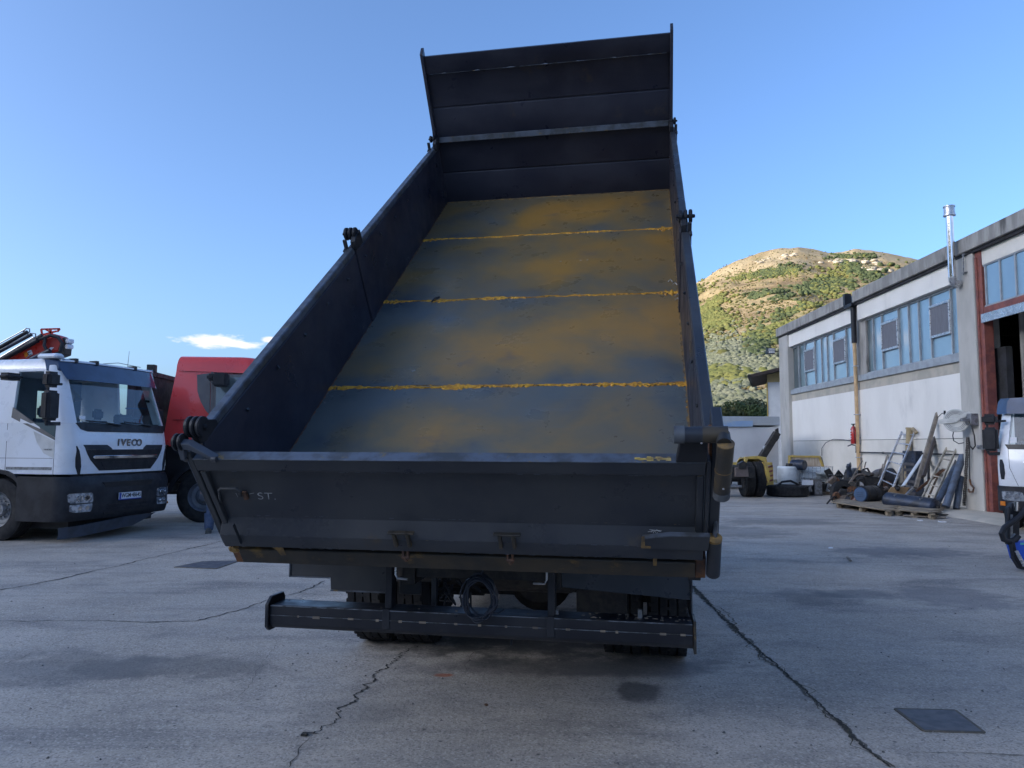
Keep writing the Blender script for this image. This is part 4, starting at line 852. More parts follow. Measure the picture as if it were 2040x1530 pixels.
# mudguard plates under the bed
q=[pt_(x,y,.6) for x,y in ((578,1095),(578,1149),(658,1150),(659,1177),(782,1181),(782,1090))]
mg=bp_(B().prism([(p.x,p.z) for p in q],'y',.6,.612),'mudguard_plate',steel,bev=.002)
k=B(); k.box(q[0].x,q[0].x+.008,.592,.5995,q[1].z,q[0].z); k.box(q[1].x,q[2].x,.592,.5995,q[1].z,q[1].z+.007); k.box(q[3].x,q[4].x,.592,.5995,q[3].z,q[3].z+.008); bp_(k,'plate_lip',edge,mg)
q=[pt_(x,y,.6) for x,y in ((1104,1100),(1100,1168),(1376,1196),(1376,1100))]
mg=bp_(B().prism([(p.x,p.z) for p in q],'y',.6,.612),'mudguard_plate',pm('blue_black_steel',(.02,.03,.045),(.03,.04,.055),rough=.35),bev=.002)
bp_(B().box(q[2].x,q[2].x+.008,.58,1.6,q[2].z-.12,q[3].z),'plate_side',steel,mg)
bp_(B().box(-1.2,-.55,.613,3.6,.93,.955),'wing_top',blackm); bp_(B().box(.55,1.2,.613,3.6,.99,1.01),'wing_top',blackm)
# bumper step
bmp=pm('bumper_dark_steel',(.010,.012,.018),(.020,.022,.028),scale=2.5,rough=.42,rvar=.15,bump=.0008,bscale=60,c3=(.05,.035,.022),scale3=7,lo3=.64,hi3=.76,spec=.38)
edl=pm('bumper_edge_wear',(.15,.17,.20),(.03,.03,.03),scale=12,rough=.45,metal=.2)
rb=bp_(B().prism([(.43,.545),(.455,.52),(.56,.52),(.60,.545),(.60,.655),(.43,.655)],'x',-1.24,1.19),'rear_bumper',bmp,bev=.003)
bp_(B().box(-1.235,1.185,.4265,.4295,.594,.5975),'bumper_lip',edl,rb)
bp_(B().box(-1.235,1.185,.426,.431,.648,.653),'bumper_line',edl,rb)
bp_(B().prism([(.41,.53),(.44,.505),(.60,.505),(.62,.53),(.62,.67),(.60,.70),(.46,.70),(.41,.66)],'x',-1.262,-1.241),'end_cap',bmp,rb,bev=.003)
bp_(B().box(1.191,1.205,.42,.61,.50,.67),'end_cap',steel_rust,rb,bev=.002)
k=B(); rnd=random.Random(15)
for i in range(15):
    u=-1.1+i*.16+rnd.uniform(-.04,.04); k.box(u,u+rnd.uniform(.01,.045),.4235,.4255,.59+rnd.uniform(-.003,.001),.6015)
bp_(k,'weld_spots',woodg,rb,kind='stuff')
k=B()
for i in range(46):
    u=rnd.uniform(.62,1.17) if i<30 else rnd.uniform(-1.2,1.1); v=rnd.uniform(.46,.59); l=rnd.uniform(.004,.02); k.box(u,u+l,v,v+.004,.655,.658)
bp_(k,'grit_and_straw',woodg,rb,kind='stuff')
for x in (776,1099):
    c_=pt_(x,1180,.48).x; bp_(B().box(c_-.02,c_+.02,.46,.54,.6555,1.0),'bumper_bracket',bmp,bev=.003)
    bp_(B().box(c_-.021,c_+.021,.424,.429,.55,.66),'bracket_foot',bmp,bev=.001)
k=B(); c_=pt_(1275,1215,.52); k.box(c_.x-.012,c_.x+.012,.5,.53,.656,.70); bp_(k,'bolt',greym,rb); c_=pt_(1110,1212,.52); bp_(B().box(c_.x-.008,c_.x+.008,.5,.53,.656,.68),'bolt',greym,rb)
bp_(B().box(-.86,.06,2.95,2.97,.26,1.0),'dark_gap_plate',blackm,bev=.003); bp_(B().box(.44,.80,1.75,1.77,.30,1.0),'dark_gap_plate',blackm,bev=.003); bp_(B().box(-.82,-.5,1.5,1.52,.62,.95),'dark_gap_plate',blackm,bev=.003)  # dark plates added to hide the ground behind and darken the gap
# bare metal handles
def tt(x,y,v): p=pt_(x,y,v); return (p.x,v,p.z)
bp_(B().tube([tt(789,1108,.45),tt(788,1145,.45),tt(792,1152,.45),tt(812,1154,.45)],.0065,8),'rod_handle',galv)
bp_(B().tube([tt(1090,1122,.45),tt(1089,1155,.45),tt(1085,1163,.45),tt(1062,1162,.45)],.0065,8),'rod_handle',galv)
# rear fittings in the dark gap
bp_(B().box(-.50,.38,.62,.66,.90,1.02),'rear_cross_member',blackm,bev=.004)
p=pt_(866,1170,.7); bp_(B().box(p.x-.015,p.x+.015,.68,.72,.56,.95),'hose_post',steel,bev=.002)
p=pt_(817,1165,.8); bp_(B().box(p.x-.07,p.x+.07,.8,.82,p.z-.06,p.z+.05),'valve_box',steel,bev=.004)
k=B(); rnd=random.Random(12)
for i in range(16):
    a=pt_(885+rnd.uniform(0,110),1140+rnd.uniform(0,60),.75); c_=a+Vector((rnd.uniform(-.15,.15),rnd.uniform(-.1,.1),rnd.uniform(-.12,.12))); m_=(a+c_)/2+Vector((rnd.uniform(-.05,.05),0,-.05)); k.tube([a,m_,c_],.007,6)
bp_(k,'air_lines',black,kind='stuff')
k=B(); rnd=random.Random(18); C0=pt_(957,1189,.395)
for i in range(11):
    ry=.112+rnd.uniform(-.022,.018); rx=.088+rnd.uniform(-.022,.018); ph=rnd.random()*6
    k.tube([(C0.x+rx*math.cos(t)+.012*math.sin(2*t+ph),.335+i*.007+.01*math.sin(t+ph),C0.z+ry*math.sin(t)+.006*math.cos(3*t+ph)) for t in [j*2*math.pi/40 for j in range(40)]],.0052,7,closed=True)
k.tube([(C0.x+.01,.37,C0.z+.11),(C0.x+.02,.45,C0.z+.2),(C0.x+.05,.7,C0.z+.28)],.0055,7)
k.tube([(C0.x+.06,.38,C0.z-.08),(C0.x+.10,.40,C0.z-.085),(C0.x+.13,.42,C0.z-.07)],.0055,7)
bp_(k,'hose_coil',pm('blue_black_hose',(.018,.025,.04),rough=.3),kind=None)
bp_(B().tube([(C0.x+.12,.75,.60),(C0.x+.13,.7,.50),(C0.x+.12,.68,.43)],.007,6),'dangling_cable',black)
# axles and wheels
bp_(B().cyl((-.9,2.30,.52),(.9,2.30,.52),.09),'rear_axle',blackm)
k=B(); k.lathe([(-.18,.05),(-.15,.17),(-.06,.25),(.06,.25),(.15,.17),(.18,.05)],28,Matrix.Translation((.12,2.2,.56))@Matrix.Rotation(R(90),4,'Z')); bp_(k,'differential',blackm)
k=B(); k.lathe([(-.3,.02),(-.29,.15),(-.26,.17),(.26,.17),(.29,.15),(.3,.02)],24,Matrix.Translation((.20,1.25,.80))); bp_(k,'air_tank',blackm)
for s_ in (-1,1):
    wheel(tp,(s_*(1.09 if s_>0 else 1.21),2.30,.50),0,.50,.30,s_,dual=True); wheel(tp,(s_*1.08,6.35,.50),0,.50,.30,s_,tread=False)
    bp_(B().prism([(1.58,.60),(1.63,.9),(1.88,1.08),(2.7,1.08),(2.95,.9),(3.0,.55),(2.97,.55),(2.92,.88),(2.68,1.05),(1.90,1.05),(1.66,.88),(1.61,.60)],'x',s_*.8,s_*1.25),'mudguard',black)
k=B(); k.box(-1.15,1.15,5.5,7.4,.45,1.9); k.prism([(5.5,1.9),(7.4,1.9),(7.15,2.6),(5.55,2.68)],'x',-1.13,1.13); bp_(k,'cab',white,bev=.06,seg=3)
bp_(B().box(-1.17,1.17,7.35,7.48,.4,.95),'front_bumper',black,bev=.03); bp_(B().prism([(7.39,1.95),(7.42,1.95),(7.2,2.5),(7.17,2.5)],'x',-1.0,1.0),'windscreen',glass_side)
for s_ in (-1,1):
    bp_(B().prism([(5.95,1.5),(7.0,1.5),(6.85,2.4),(5.95,2.4)],'x',s_*1.15,s_*1.16),'side_window',paned); bp_(B().box(s_*1.25,s_*1.4,7.0,7.1,1.6,2.3),'mirror',black,bev=.03)
# ================================================================ TRUCK CABS
class Cab:
    """cab surface: x across, y backwards from the front, z up"""
    def __init__(s,hw,prof,L,r=.22,bow=.10,taper=(1.9,.10,2.9),back=None):
        s.hw0,s.prof,s.L,s.r,s.bow,s.tp,s.back=hw,prof,L,r,bow,taper,back
    def hw(s,z): 
        z0,d,z1=s.tp; return s.hw0-d*max(0,min(1,(z-z0)/(z1-z0)))
    def yf(s,z):
        P=s.prof
        if z<=P[0][0]: return P[0][1]
        for (a,ya),(b,yb) in zip(P,P[1:]):
            if z<=b: t=(z-a)/(b-a); return ya+(yb-ya)*t
        return P[-1][1]
    def yb(s,z): return s.L-(s.back or 0)*max(0,z-1.4)
    def F(s,x,z,off=0):
        h=s.hw(z); r=s.r; x=max(-h,min(h,x)); y=s.yf(z)+s.bow*(x/h)**2; k=abs(x)-(h-r); nx=0
        if k>0: k=min(k,r*.9999); y+=r-math.sqrt(r*r-k*k); nx=k/r*(1 if x>0 else -1)
        ny=-math.sqrt(max(0,1-nx*nx)); return Vector((x+nx*off,y+ny*off,z))
    def S(s,sd,y,z,off=0): return Vector((sd*(s.hw(z)+off),y,z))
    def ring(s,z,n=22,off=0):
        h=s.hw(z); k=6; xs=[-h+s.r*(1-math.cos(t*math.pi/2/k)) for t in range(k)]; m=[-h+s.r+(2*h-2*s.r)*i/n for i in range(n+1)]; xs=xs+m+[-x for x in reversed(xs)]
        return [Vector((-h-off,s.yb(z),z))]+[s.F(x,z,off) for x in xs]+[Vector((h+off,s.yb(z),z))]
    def shell(s,zs,off=0):
        b=B(); R_=[s.ring(z,off=off) for z in zs]; n=len(R_[0]); vs=[p for r in R_ for p in r]; fs=[]
        for i in range(len(zs)-1):
            for j in range(n): fs.append((i*n+j,i*n+(j+1)%n,(i+1)*n+(j+1)%n,(i+1)*n+j))
        fs+=[tuple(range(n-1,-1,-1)),tuple(range((len(zs)-1)*n,len(zs)*n))]; b.add(vs,fs); return b
    def front(s,rows,off=.004,n=14,th=.02,b=None):
        b=b or B(); o=[];i_=[]
        for (z,x0,x1) in rows:
            o.append([s.F(x0+(x1-x0)*j/n,z,off) for j in range(n+1)]); i_.append([s.F(x0+(x1-x0)*j/n,z,off-th) for j in range(n+1)])
        k=n+1; m=len(rows); vs=[p for r in o for p in r]+[p for r in i_ for p in r]; N_=k*m; fs=[]
        for i in range(m-1):
            for j in range(n): a=i*k+j; fs+=[(a,a+1,a+k+1,a+k),(a+N_+k,a+N_+k+1,a+N_+1,a+N_)]
        rim=[j for j in range(k)]+[i*k+n for i in range(1,m)]+[(m-1)*k+j for j in range(n-1,-1,-1)]+[i*k for i in range(m-2,0,-1)]
        for a,c in zip(rim,rim[1:]+rim[:1]): fs.append((c,a,a+N_,c+N_))
        return b.add(vs,fs)
    def side(s,sd,rows,off=.004,th=.02,b=None):
        b=b or B(); m=len(rows); vs=[]
        for o in (off,off-th):
            for (z,y0,y1) in rows: vs+=[s.S(sd,y0,z,o),s.S(sd,y1,z,o)]
        N_=2*m; fs=[]
        for i in range(m-1): a=2*i; fs+=[(a,a+1,a+3,a+2),(a+N_+2,a+N_+3,a+N_+1,a+N_)]
        rim=[0,1]+[2*i+1 for i in range(1,m)]+[2*i for i in range(m-1,0,-1)]
        for a,c in zip(rim,rim[1:]+rim[:1]): fs.append((c,a,a+N_,c+N_))
        return b.add(vs,fs)
def cab_core(t,c,paint,zb,zw,zt,zr,glass,body=True,sidewin=None,roof_rows=None,rearwin=True):
    """painted lower shell, pillars, roof, rear wall with a window, glass all round; zb bottom, zw sill, zt top of glass, zr roof"""
    n=6; zs=[zb+(zw-zb)*i/n for i in range(n+1)]
    c.shell(zs).obj('body',paint,t,ang=38)
    h=c.hw(zw); dz=zt-zw
    zz=[zw+.001+dz*i/5 for i in range(6)]
    for sd in (-1,1):
        rows=[(z,sd*(c.hw(z)-.20+.05*(z-zw)),sd*c.hw(z)) for z in zz]; c.front(rows,off=.0,n=8,th=.05).obj('pillar',paint,t,ang=50)
        y0w=lambda z:c.F(c.hw(z),z).y
        # side: front sliver, rear pillar
        c.side(sd,[(z,y0w(z)-.002,y0w(z)+.06) for z in zz],off=0,th=.05).obj('pillar',paint,t)
        yb=(sidewin or 1.15); c.side(sd,[(z,yb,c.yb(z)) for z in zz],off=0,th=.05).obj('rear_panel',paint,t)
        c.side(sd,[(z,y0w(z)+.062,yb-.002) for z in zz],off=-.02,th=.008).obj('side_window',glass_side,t)
        b=B(); b.box(sd*(c.hw(zw)-.03),sd*(c.hw(zw)+.002),yb-.03,yb,zw,zt)
    zs=[zt,zt+.02]+[zt+.02+(zr-zt-.02)*k for k in (.35,.65,.85,.96,1)]
    b=B(); R_=[]
    for i,z in enumerate(zs):
        rr=c.ring(zt if i else zt); k=(z-zt)/(zr-zt); ins=.16*(1-math.sqrt(max(0,1-k*k)));
        R_.append([Vector((p.x*(1-ins/c.hw0*.9),p.y+(ins*1.3 if j not in (0,len(rr)-1) else -ins*.4),z)) for j,p in enumerate(rr)])
    m=len(R_[0]); vs=[p for r in R_ for p in r]; fs=[]
    for i in range(len(zs)-1):
        for j in range(m): fs.append((i*m+j,i*m+(j+1)%m,(i+1)*m+(j+1)%m,(i+1)*m+j))
    fs+=[tuple(range(m-1,-1,-1)),tuple(range((len(zs)-1)*m,len(zs)*m))]; b.add(vs,fs); b.obj('roof',paint,t,ang=40)
    yb=c.yb(zt)
    rw=B(); h2=c.hw(zt)-.052
    if rearwin:
        a0,a1,b0,b1=rearwin; rw.box(-h2,a0,yb-.06,yb-.0,zw,zt); rw.box(a1,h2,yb-.06,yb,zw,zt); rw.box(a0,a1,yb-.06,yb,zw,b0); rw.box(a0,a1,yb-.06,yb,b1,zt)
        B().box(a0,a1,yb-.03,yb-.02,b0,b1).obj('rear_window',glass,t)
    else: rw.box(-h2,h2,yb-.06,yb,zw,zt)
    rw.obj('rear_wall',pm('cab_inner_'+t.name.replace('.','_'),(.16,.22,.30),(.13,.18,.25),rough=.8),t)
    c.front([(z,-(c.hw(z)-.20+.05*(z-zw))-.01,(c.hw(z)-.20+.05*(z-zw))+.01) for z in zz],off=-.008,n=16,th=.008).obj('windscreen',glass,t)
def seats(t,c,zw):
    for sx in (-.6,.6):
        b=B(); b.box(sx-.24,sx+.24,1.15,1.3,zw-.4,zw+.28); b.obj('seat',seatm,t,bev=.05,seg=3); b=B(); b.box(sx-.13,sx+.13,1.2,1.28,zw+.30,zw+.50); b.obj('headrest',seatm,t,bev=.04,seg=3)
def mirror(t,sd,x,y,z0,z1,zs=None,arm=True):
    b=B(); b.box(sd*(x-.12),sd*(x+.13),y-.10,y+.08,z0,z1); m_=b.obj('mirror',black,t,bev=.045,seg=3)
    if zs: b=B(); b.box(sd*(x-.12),sd*(x+.13),y-.10,y+.08,zs[0],zs[1]); b.obj('wide_mirror',black,t,bev=.05,seg=3)
    b=B(); b.bar((sd*(x-.25),y+.05,z1+.12),(sd*(x+.05),y,z1+.10),.05,.04); b.bar((sd*(x+.05),y,z0-.06),(sd*(x+.05),y,z1+.12),.04,.04); b.bar((sd*(x-.25),y+.05,z0-.04),(sd*(x+.05),y,z0-.05),.05,.06); b.obj('mirror_arm',black,m_,bev=.008)
# ---- white truck with red crane, left
wq=(-6.80,13.15,-.25); ang=wq[2]+math.pi/2
wt=thing('white_truck','white cab truck with folded red crane, black bumper and number plate, at the left edge','truck',(wq[0],wq[1],0),ang)
WTM=Matrix.Translation((wq[0],wq[1],0))@Matrix.Rotation(ang,4,'Z'); WTI=WTM.inverted()
c=Cab(1.20,[(1.08,.0),(1.5,-.02),(1.93,.06),(2.76,.33),(3.06,.43)],2.15,r=.24,bow=.09)
cab_core(wt,c,white,1.10,1.93,2.80,3.03,glass_cab,sidewin=1.25,rearwin=(.05,.75,2.02,2.58)); seats(wt,c,1.75)
c.front([(2.805,-1.13,1.13),(2.82,-1.15,1.15),(2.96,-1.14,1.14),(3.0,-1.1,1.1)],off=.012,n=20,th=.03).obj('roof_lip',bluegrey,wt)
vi=c.front([(2.66,-1.0,1.04),(2.75,-1.02,1.06),(2.86,-1.03,1.07),(2.96,-1.03,1.07)],off=.09,n=20,th=.012).obj('sun_visor',bluegrey,wt)
c.front([(2.965,-1.01,1.04),(2.995,-1.0,1.03)],off=.11,n=20,th=.05).obj('visor_edge',white,vi)
for x in (-.45,.45,-.85): 
    b=B(); P=c.F(x,2.94,.10); b.box(x-.03,x+.03,P.y-.01,P.y+.14,2.96,3.03); b.obj('visor_clip',black,vi)
for sd in (-1,1):
    b=B(); P=c.F(sd*.98,2.98,.11); b.box(sd*.86,sd*1.06,P.y-.0,P.y+.10,2.97,3.015); b.obj('marker_lamp',lampg,vi,bev=.02)
b=B(); P=c.F(-.95,2.9,.0); b.prism([(-1.14,3.02),(-.9,3.02),(-.95,3.10),(-1.10,3.10)],'y',.5,.9); b.obj('roof_horn',platew,wt,bev=.03)
c.front([(1.80,-.82,.98),(1.84,-.95,1.02),(1.94,-1.02,1.05)],off=.012,n=18).obj('cowl',black,wt)
# letters, grille with notch, chrome bar
yf=c.F(0,1.60,.02).y; lt=c
for i,ch in enumerate('IVECO'):
    xs=[-.245,-.135,-.015,.115,.245][i]+.02; P=c.F(xs,1.615,.006); text('letter',ch,.165,pm('dark_chrome_letter',(.16,.17,.19),rough=.25,metal=.8) if i==0 else MATS['dark_chrome_letter'],wt,frame((P.x,P.y,P.z),(1,xs*.15,0),(0,0,1)),.006,.006,.12,sx=1.05)
gr=B()
c.front([(1.145,-.60,.60),(1.22,-.68,.68),(1.33,-.79,.79),(1.42,-.85,.85),(1.50,-.89,.89)],off=.004,n=18,b=gr); c.front([(1.5005,-.89,-.36),(1.53,-.90,-.38),(1.58,-.93,-.46)],off=.004,n=6,b=gr); c.front([(1.5005,.36,.89),(1.53,.38,.90),(1.58,.46,.93)],off=.004,n=6,b=gr)
g=gr.obj('grille',black,wt)
for z in (1.17,1.22,1.27,1.32,1.46): c.front([(z,-.5-(z-1.17)*.7,.5+(z-1.17)*.7),(z+.018,-.51-(z-1.17)*.7,.51+(z-1.17)*.7)],off=.012,n=14).obj('grille_slat',black,g)
c.front([(1.345,-.74,.74),(1.375,-.76,.76),(1.40,-.74,.74)],off=.035,n=18,th=.03).obj('chrome_bar',chrome,g,bev=.006)
for sd in (-1,1):
    c.front([(1.10,sd*.96,sd*1.00),(1.22,sd*.95,sd*1.04),(1.36,sd*.97,sd*1.05),(1.48,sd*1.0,sd*1.04),(1.56,sd*1.03,sd*1.045)],off=.005,n=4).obj('corner_vent',black,wt)
    c.front([(1.06,sd*.885,sd*.893),(1.92,sd*.885,sd*.893)],off=.001,n=2).obj('panel_gap',ink,wt)
# bumper
cb_=Cab(1.26,[(.30,.02),(.42,-.05),(.95,-.06),(1.05,.0)],1.0,r=.26,bow=.10)
bu=cb_.shell([.34,.38,.45,.6,.75,.9,1.02,1.06]).obj('bumper',black,wt,ang=38)
c.front([(1.05,-1.05,1.05),(1.095,-1.10,1.10)],off=-.03,n=18,th=.1).obj('lower_lip',black,wt)
cb_.front([(.86,-.50,.56),(.95,-.56,.62)],off=.003,n=10).obj('bumper_slot',ink,bu); cb_.front([(.41,-.5,.5),(.45,-.52,.52)],off=.003,n=10).obj('bumper_slot',ink,bu)
for z in (.50,.56): cb_.front([(z,-.45,.5),(z+.012,-.46,.51)],off=.010,n=10).obj('bumper_rib',black,bu)
for sd in (-1,1):
    hl=cb_.front([(.63,sd*.76,sd*1.12),(.66,sd*.74,sd*1.15),(.765,sd*.75,sd*1.16),(.79,sd*.78,sd*1.14)],off=.006,n=8).obj('headlight',lampg,wt)
    for x in (.86,1.00):
        P=cb_.F(sd*x,.71,.010); B().cyl(P,P+Vector((sd*.005,-.012,0)),.048,n=18).obj('lamp_ring',chrome,hl); B().cyl(P,P+Vector((sd*.005,-.016,0)),.032,n=18).obj('lamp_lens',ink if x==.86 else lampg,hl)
    fl=cb_.front([(.48,sd*.78,sd*1.08),(.51,sd*.76,sd*1.13),(.60,sd*.75,sd*1.13),(.61,sd*.76,sd*1.12)],off=.006,n=8).obj('fog_light',lampg,wt)
    for x in (.85,.98):
        P=cb_.F(sd*x,.55,.010); B().cyl(P,P+Vector((sd*.005,-.012,0)),.034,n=16).obj('lamp_ring',chrome,fl)
    B().box(sd*1.16,sd*1.235,.38,.5,.80,.90).obj('side_marker',greyplas,bu,bev=.01)
b=cb_.front([(.15,-1.20,.15),(.22,-1.19,.4),(.335,-1.2,.75)],off=.05,n=12,th=.02); 
for i,v in enumerate(b.v): v.z-=max(0,-v.x)*.07
b.obj('hanging_lip',pm('scuffed_bumper_plastic',(.04,.05,.07),(.03,.035,.045),scale=5,rough=.5),wt)
P=cb_.F(.02,.70,.02); pl_=B().box(P.x-.26,P.x+.26,P.y-.012,P.y+.004,.645,.755).obj('number_plate',platew,wt,bev=.002)
B().box(P.x-.258,P.x-.215,P.y-.0135,P.y-.0125,.648,.752).obj('plate_band',plateb,pl_)
text('plate_text','WGM·48645',.105,ink,pl_,frame((P.x+.02,P.y-.0135,.70),(1,0,0),(0,0,1)),.001,.0015,sx=.82)
B().box(P.x-.27,P.x+.27,P.y-.013,P.y-.001,.630,.6445).obj('plate_holder',plateb,pl_)
B().box(-.95,-.85,c.F(-.9,1.98,.01).y-.01,c.F(-.9,1.98,.01).y+.02,2.00,2.06).obj('sticker',platew,wt)
for x0,x1 in ((-.85,-.15),(-.05,.62)):
    a,d=c.F(x0,1.98,.03),c.F(x1,1.915,.04); B().tube([a,(a+d)/2+Vector((0,-.01,.015)),d],.012,6).obj('wiper',ink,wt)
B().tube([(.35,.5,1.95),(.5,.42,2.06),(.75,.42,2.06),(.9,.5,1.95)],.02,8).obj('steering_wheel',ink,wt); B().box(-1.0,1.0,.22,.6,1.935,1.96).obj('dashboard',ink,wt); B().box(.25,.60,.4,.6,1.96,2.13).obj('instrument_hood',ink,wt,bev=.04)
B().tube([(-.75,.55,2.55),(-.72,.45,2.42),(-.70,.42,2.32)],.02,6,radii=[.02,.04,.07]).obj('inner_mirror',ink,wt)
b=B(); b.cyl((1.02,1.0,3.0),(1.0,.95,3.4),.006,.003,6); b.obj('antenna',greyplas,wt)
B().tube([(.1,.7,3.05),(.35,.6,3.09),(.8,.5,3.05)],.006,5).obj('roof_wire',greyplas,wt)
# door side
for sd in (-1,1):
    def spoly(name,pts,off,mat,th=.02):
        b=B(); b.prism(pts,'x',sd*(1.20+off-th),sd*(1.20+off)); 
        for v in b.v: v.x-=sd*(.10*max(0,min(1,(v.z-1.9)/1.0)))
        return b.obj(name,mat,wt)
    spoly('door_glass',[(.345,1.70),(.345,1.94),(.80,1.94)],.006,paned); spoly('door_skin',[(.86,1.93),(1.26,1.93),(1.26,2.08)],.004,white)
    spoly('door_panel_grey',[(.345,1.655),(1.26,2.03),(1.26,2.20),(.345,1.695)],.009,greyplas)
    spoly('door_badge_panel',[(.345,1.64),(.345,1.36),(.55,1.44),(.70,1.62),(.78,1.80)],.005,pm('pale_badge_panel',(.55,.55,.54),rough=.4) if sd<0 else MATS['pale_badge_panel'])
    for y in (.345,1.32): c.side(sd,[(1.06,y,y+.008),(1.93,y,y+.008)],off=.002).obj('door_gap',ink,wt)
    c.side(sd,[(1.355,.37,1.9),(1.362,.37,1.9)],off=.002).obj('door_crease',greyplas,wt)
    c.side(sd,[(1.17,.38,1.30),(1.215,.38,1.30)],off=.007).obj('door_strip',greym,wt)
    mirror(wt,sd,1.50 if sd<0 else 1.26,.17 if sd<0 else .5,1.96,2.44 if sd<0 else 2.3,(2.49,2.74) if sd<0 else None)
b=B(); b.box(-1.62,-1.3,.9,1.15,2.62,2.74); b.obj('kerb_mirror',black,wt,bev=.05,seg=3)
P=c.S(-1,.46,1.50,.012); text('door_lettering','HI-ROAD',.04,greyplas,wt,Matrix.Translation(P)@Matrix.Rotation(R(-90),4,'Z')@Matrix.Rotation(R(90),4,'X'),.001,sx=1.0)
for sd in (-1,1):
    wheel(wt,(sd*1.08,1.42,.51),0,.51,.30,sd,tread=False); wheel(wt,(sd*1.1,5.2,.51),0,.51,.27,sd,dual=True,tread=False)
    b=B(); pr=[(1.42+(.66)*math.cos(a),.51+.66*math.sin(a)) for a in [R(-5)+k*R(190)/12 for k in range(13)]]; pr2=[(1.42+(.60)*math.cos(a),.51+.60*math.sin(a)) for a in [R(185)-k*R(190)/12 for k in range(13)]]; b.prism(pr+pr2,'x',sd*.85,sd*1.245); b.obj('wheel_arch',black,wt)
    B().box(sd*.9,sd*1.19,.38,.80,.35,1.0).obj('entry_step',black,wt,bev=.03); B().box(sd*.8,sd*1.2,2.15,2.8,.35,.95).obj('battery_box',black,wt,bev=.03)
for s_ in (-.4,.4): B().box(s_-.04,s_+.04,.5,7.5,.75,1.0).obj('chassis_rail',blackm,wt)
B().box(-1.2,1.2,3.4,7.6,1.15,1.75).obj('load_bed',greyplas,wt,bev=.02)
B().box(-.95,.95,.25,3.2,.20,1.05).obj('dark_underside_block',ink,wt)  # engine mass as a black block, added to darken under the bumper
# crane: flat-sided steel links given their real thickness, standing behind the cab
def wl(x,y,d=14.3): return WTI@pd(x,y,d)
def link(name,pxs,d,th,mat,parent=wt,bev=.01):
    b=B(); f=[wl(x,y,d) for x,y in pxs]; k=[WTI@(pd(x,y,d)+Vector((0,th,0))) for x,y in pxs]; n=len(f)
    b.add(f+k,[tuple(range(n)),tuple(range(2*n-1,n-1,-1))]+[(i,(i+1)%n,(i+1)%n+n,i+n) for i in range(n)]); return b.obj(name,mat,parent,bev=bev)
arm=link('crane_arm',[(-30,738),(66,685),(80,671),(94,665),(108,665),(120,669),(126,682),(118,698),(92,708),(62,718),(40,738)],14.3,.26,redcrane)
link('crane_knuckle',[(92,676),(104,672),(116,676),(120,686),(114,697),(100,700),(90,692)],14.27,.03,pm('red_crane_paint_dark',(.42,.03,.02),rough=.4),arm,bev=.004)
link('crane_joint',[(116,676),(128,672),(131,686),(129,706),(112,712),(104,704),(116,696)],14.33,.22,blackm,arm)
link('crane_logo_plate',[(47,703),(61,697),(64,706),(50,713)],14.26,.03,platew,arm,bev=0); link('crane_logo_patch',[(47,703),(54,700),(56,709),(50,713)],14.25,.008,amber,arm,bev=0)
P0=wl(59,704,14.24); text('crane_letter','C',.10,ink,arm,WTI@frame(pd(58.5,705,14.245),(1,0,.35),(-.35,0,1)),.002,.002)
link('crane_plate',[(94,696),(101,692),(107,692),(101,698)],14.26,.03,platew,arm,bev=0)
b=B()
for a,c_ in (((82,656),(84,666)),((82,656),(119,655)),((119,655),(114,661)),((84,667),(112,660)),((100,656),(104,666)),((92,657),(102,662))): b.bar(wl(*a,14.35),wl(*c_,14.35),.03,.03)
b.obj('top_bracket',redcrane,arm); 
for (a,c_,r,m_) in (((-30,708),(55,661),.035,black),((-30,700),(52,655),.012,chrome),((-30,716),(63,666),.035,tankd),((-30,731),(68,672),.022,chrome),((-30,735),(75,678),.05,black),((0,722),(84,668),.04,blackm),((62,716),(100,699),.05,tankd)):
    b=B(); b.cyl(wl(*a,14.2),wl(*c_,14.2),r,n=12); b.obj('crane_ram',m_,arm)
for k,(x,y) in enumerate(((54,657),(66,667))):
    b=B(); b.tube([wl(x-8,y+4,14.2),wl(x-2,y-3,14.2),wl(x+5,y-2,14.2),wl(x+5,y+4,14.2),wl(x-1,y+9,14.2)],.012,6); b.obj('hose_loop',greym,arm)
b=B(); b.tube([wl(60,680,14.2),wl(85,674,14.2),wl(100,668,14.2),wl(116,672,14.2),wl(124,684,14.2),wl(120,700,14.2)],.035,8); b.tube([wl(90,672,14.2),wl(88,688,14.2),wl(95,702,14.2)],.03,8); b.obj('crane_hose',black,arm)
for (x,y) in ((133,679),(132,690)):
    b=B(); b.cyl(wl(x,y,14.3),WTI@(pd(x,y,14.3)+Vector((.06,.1,0))),.045,n=14); b.obj('work_lamp',platew,arm)
link('valve_cover',[(36,692),(50,687),(52,692),(40,698)],14.2,.08,platew,arm)
B().box(-.35,.35,2.4,3.0,.9,2.3).obj('crane_base',redcrane,wt,bev=.03); B().cyl((-.3,2.7,2.3),(-.3,2.7,2.9),.2).obj('crane_column',redcrane,wt,bev=.01)
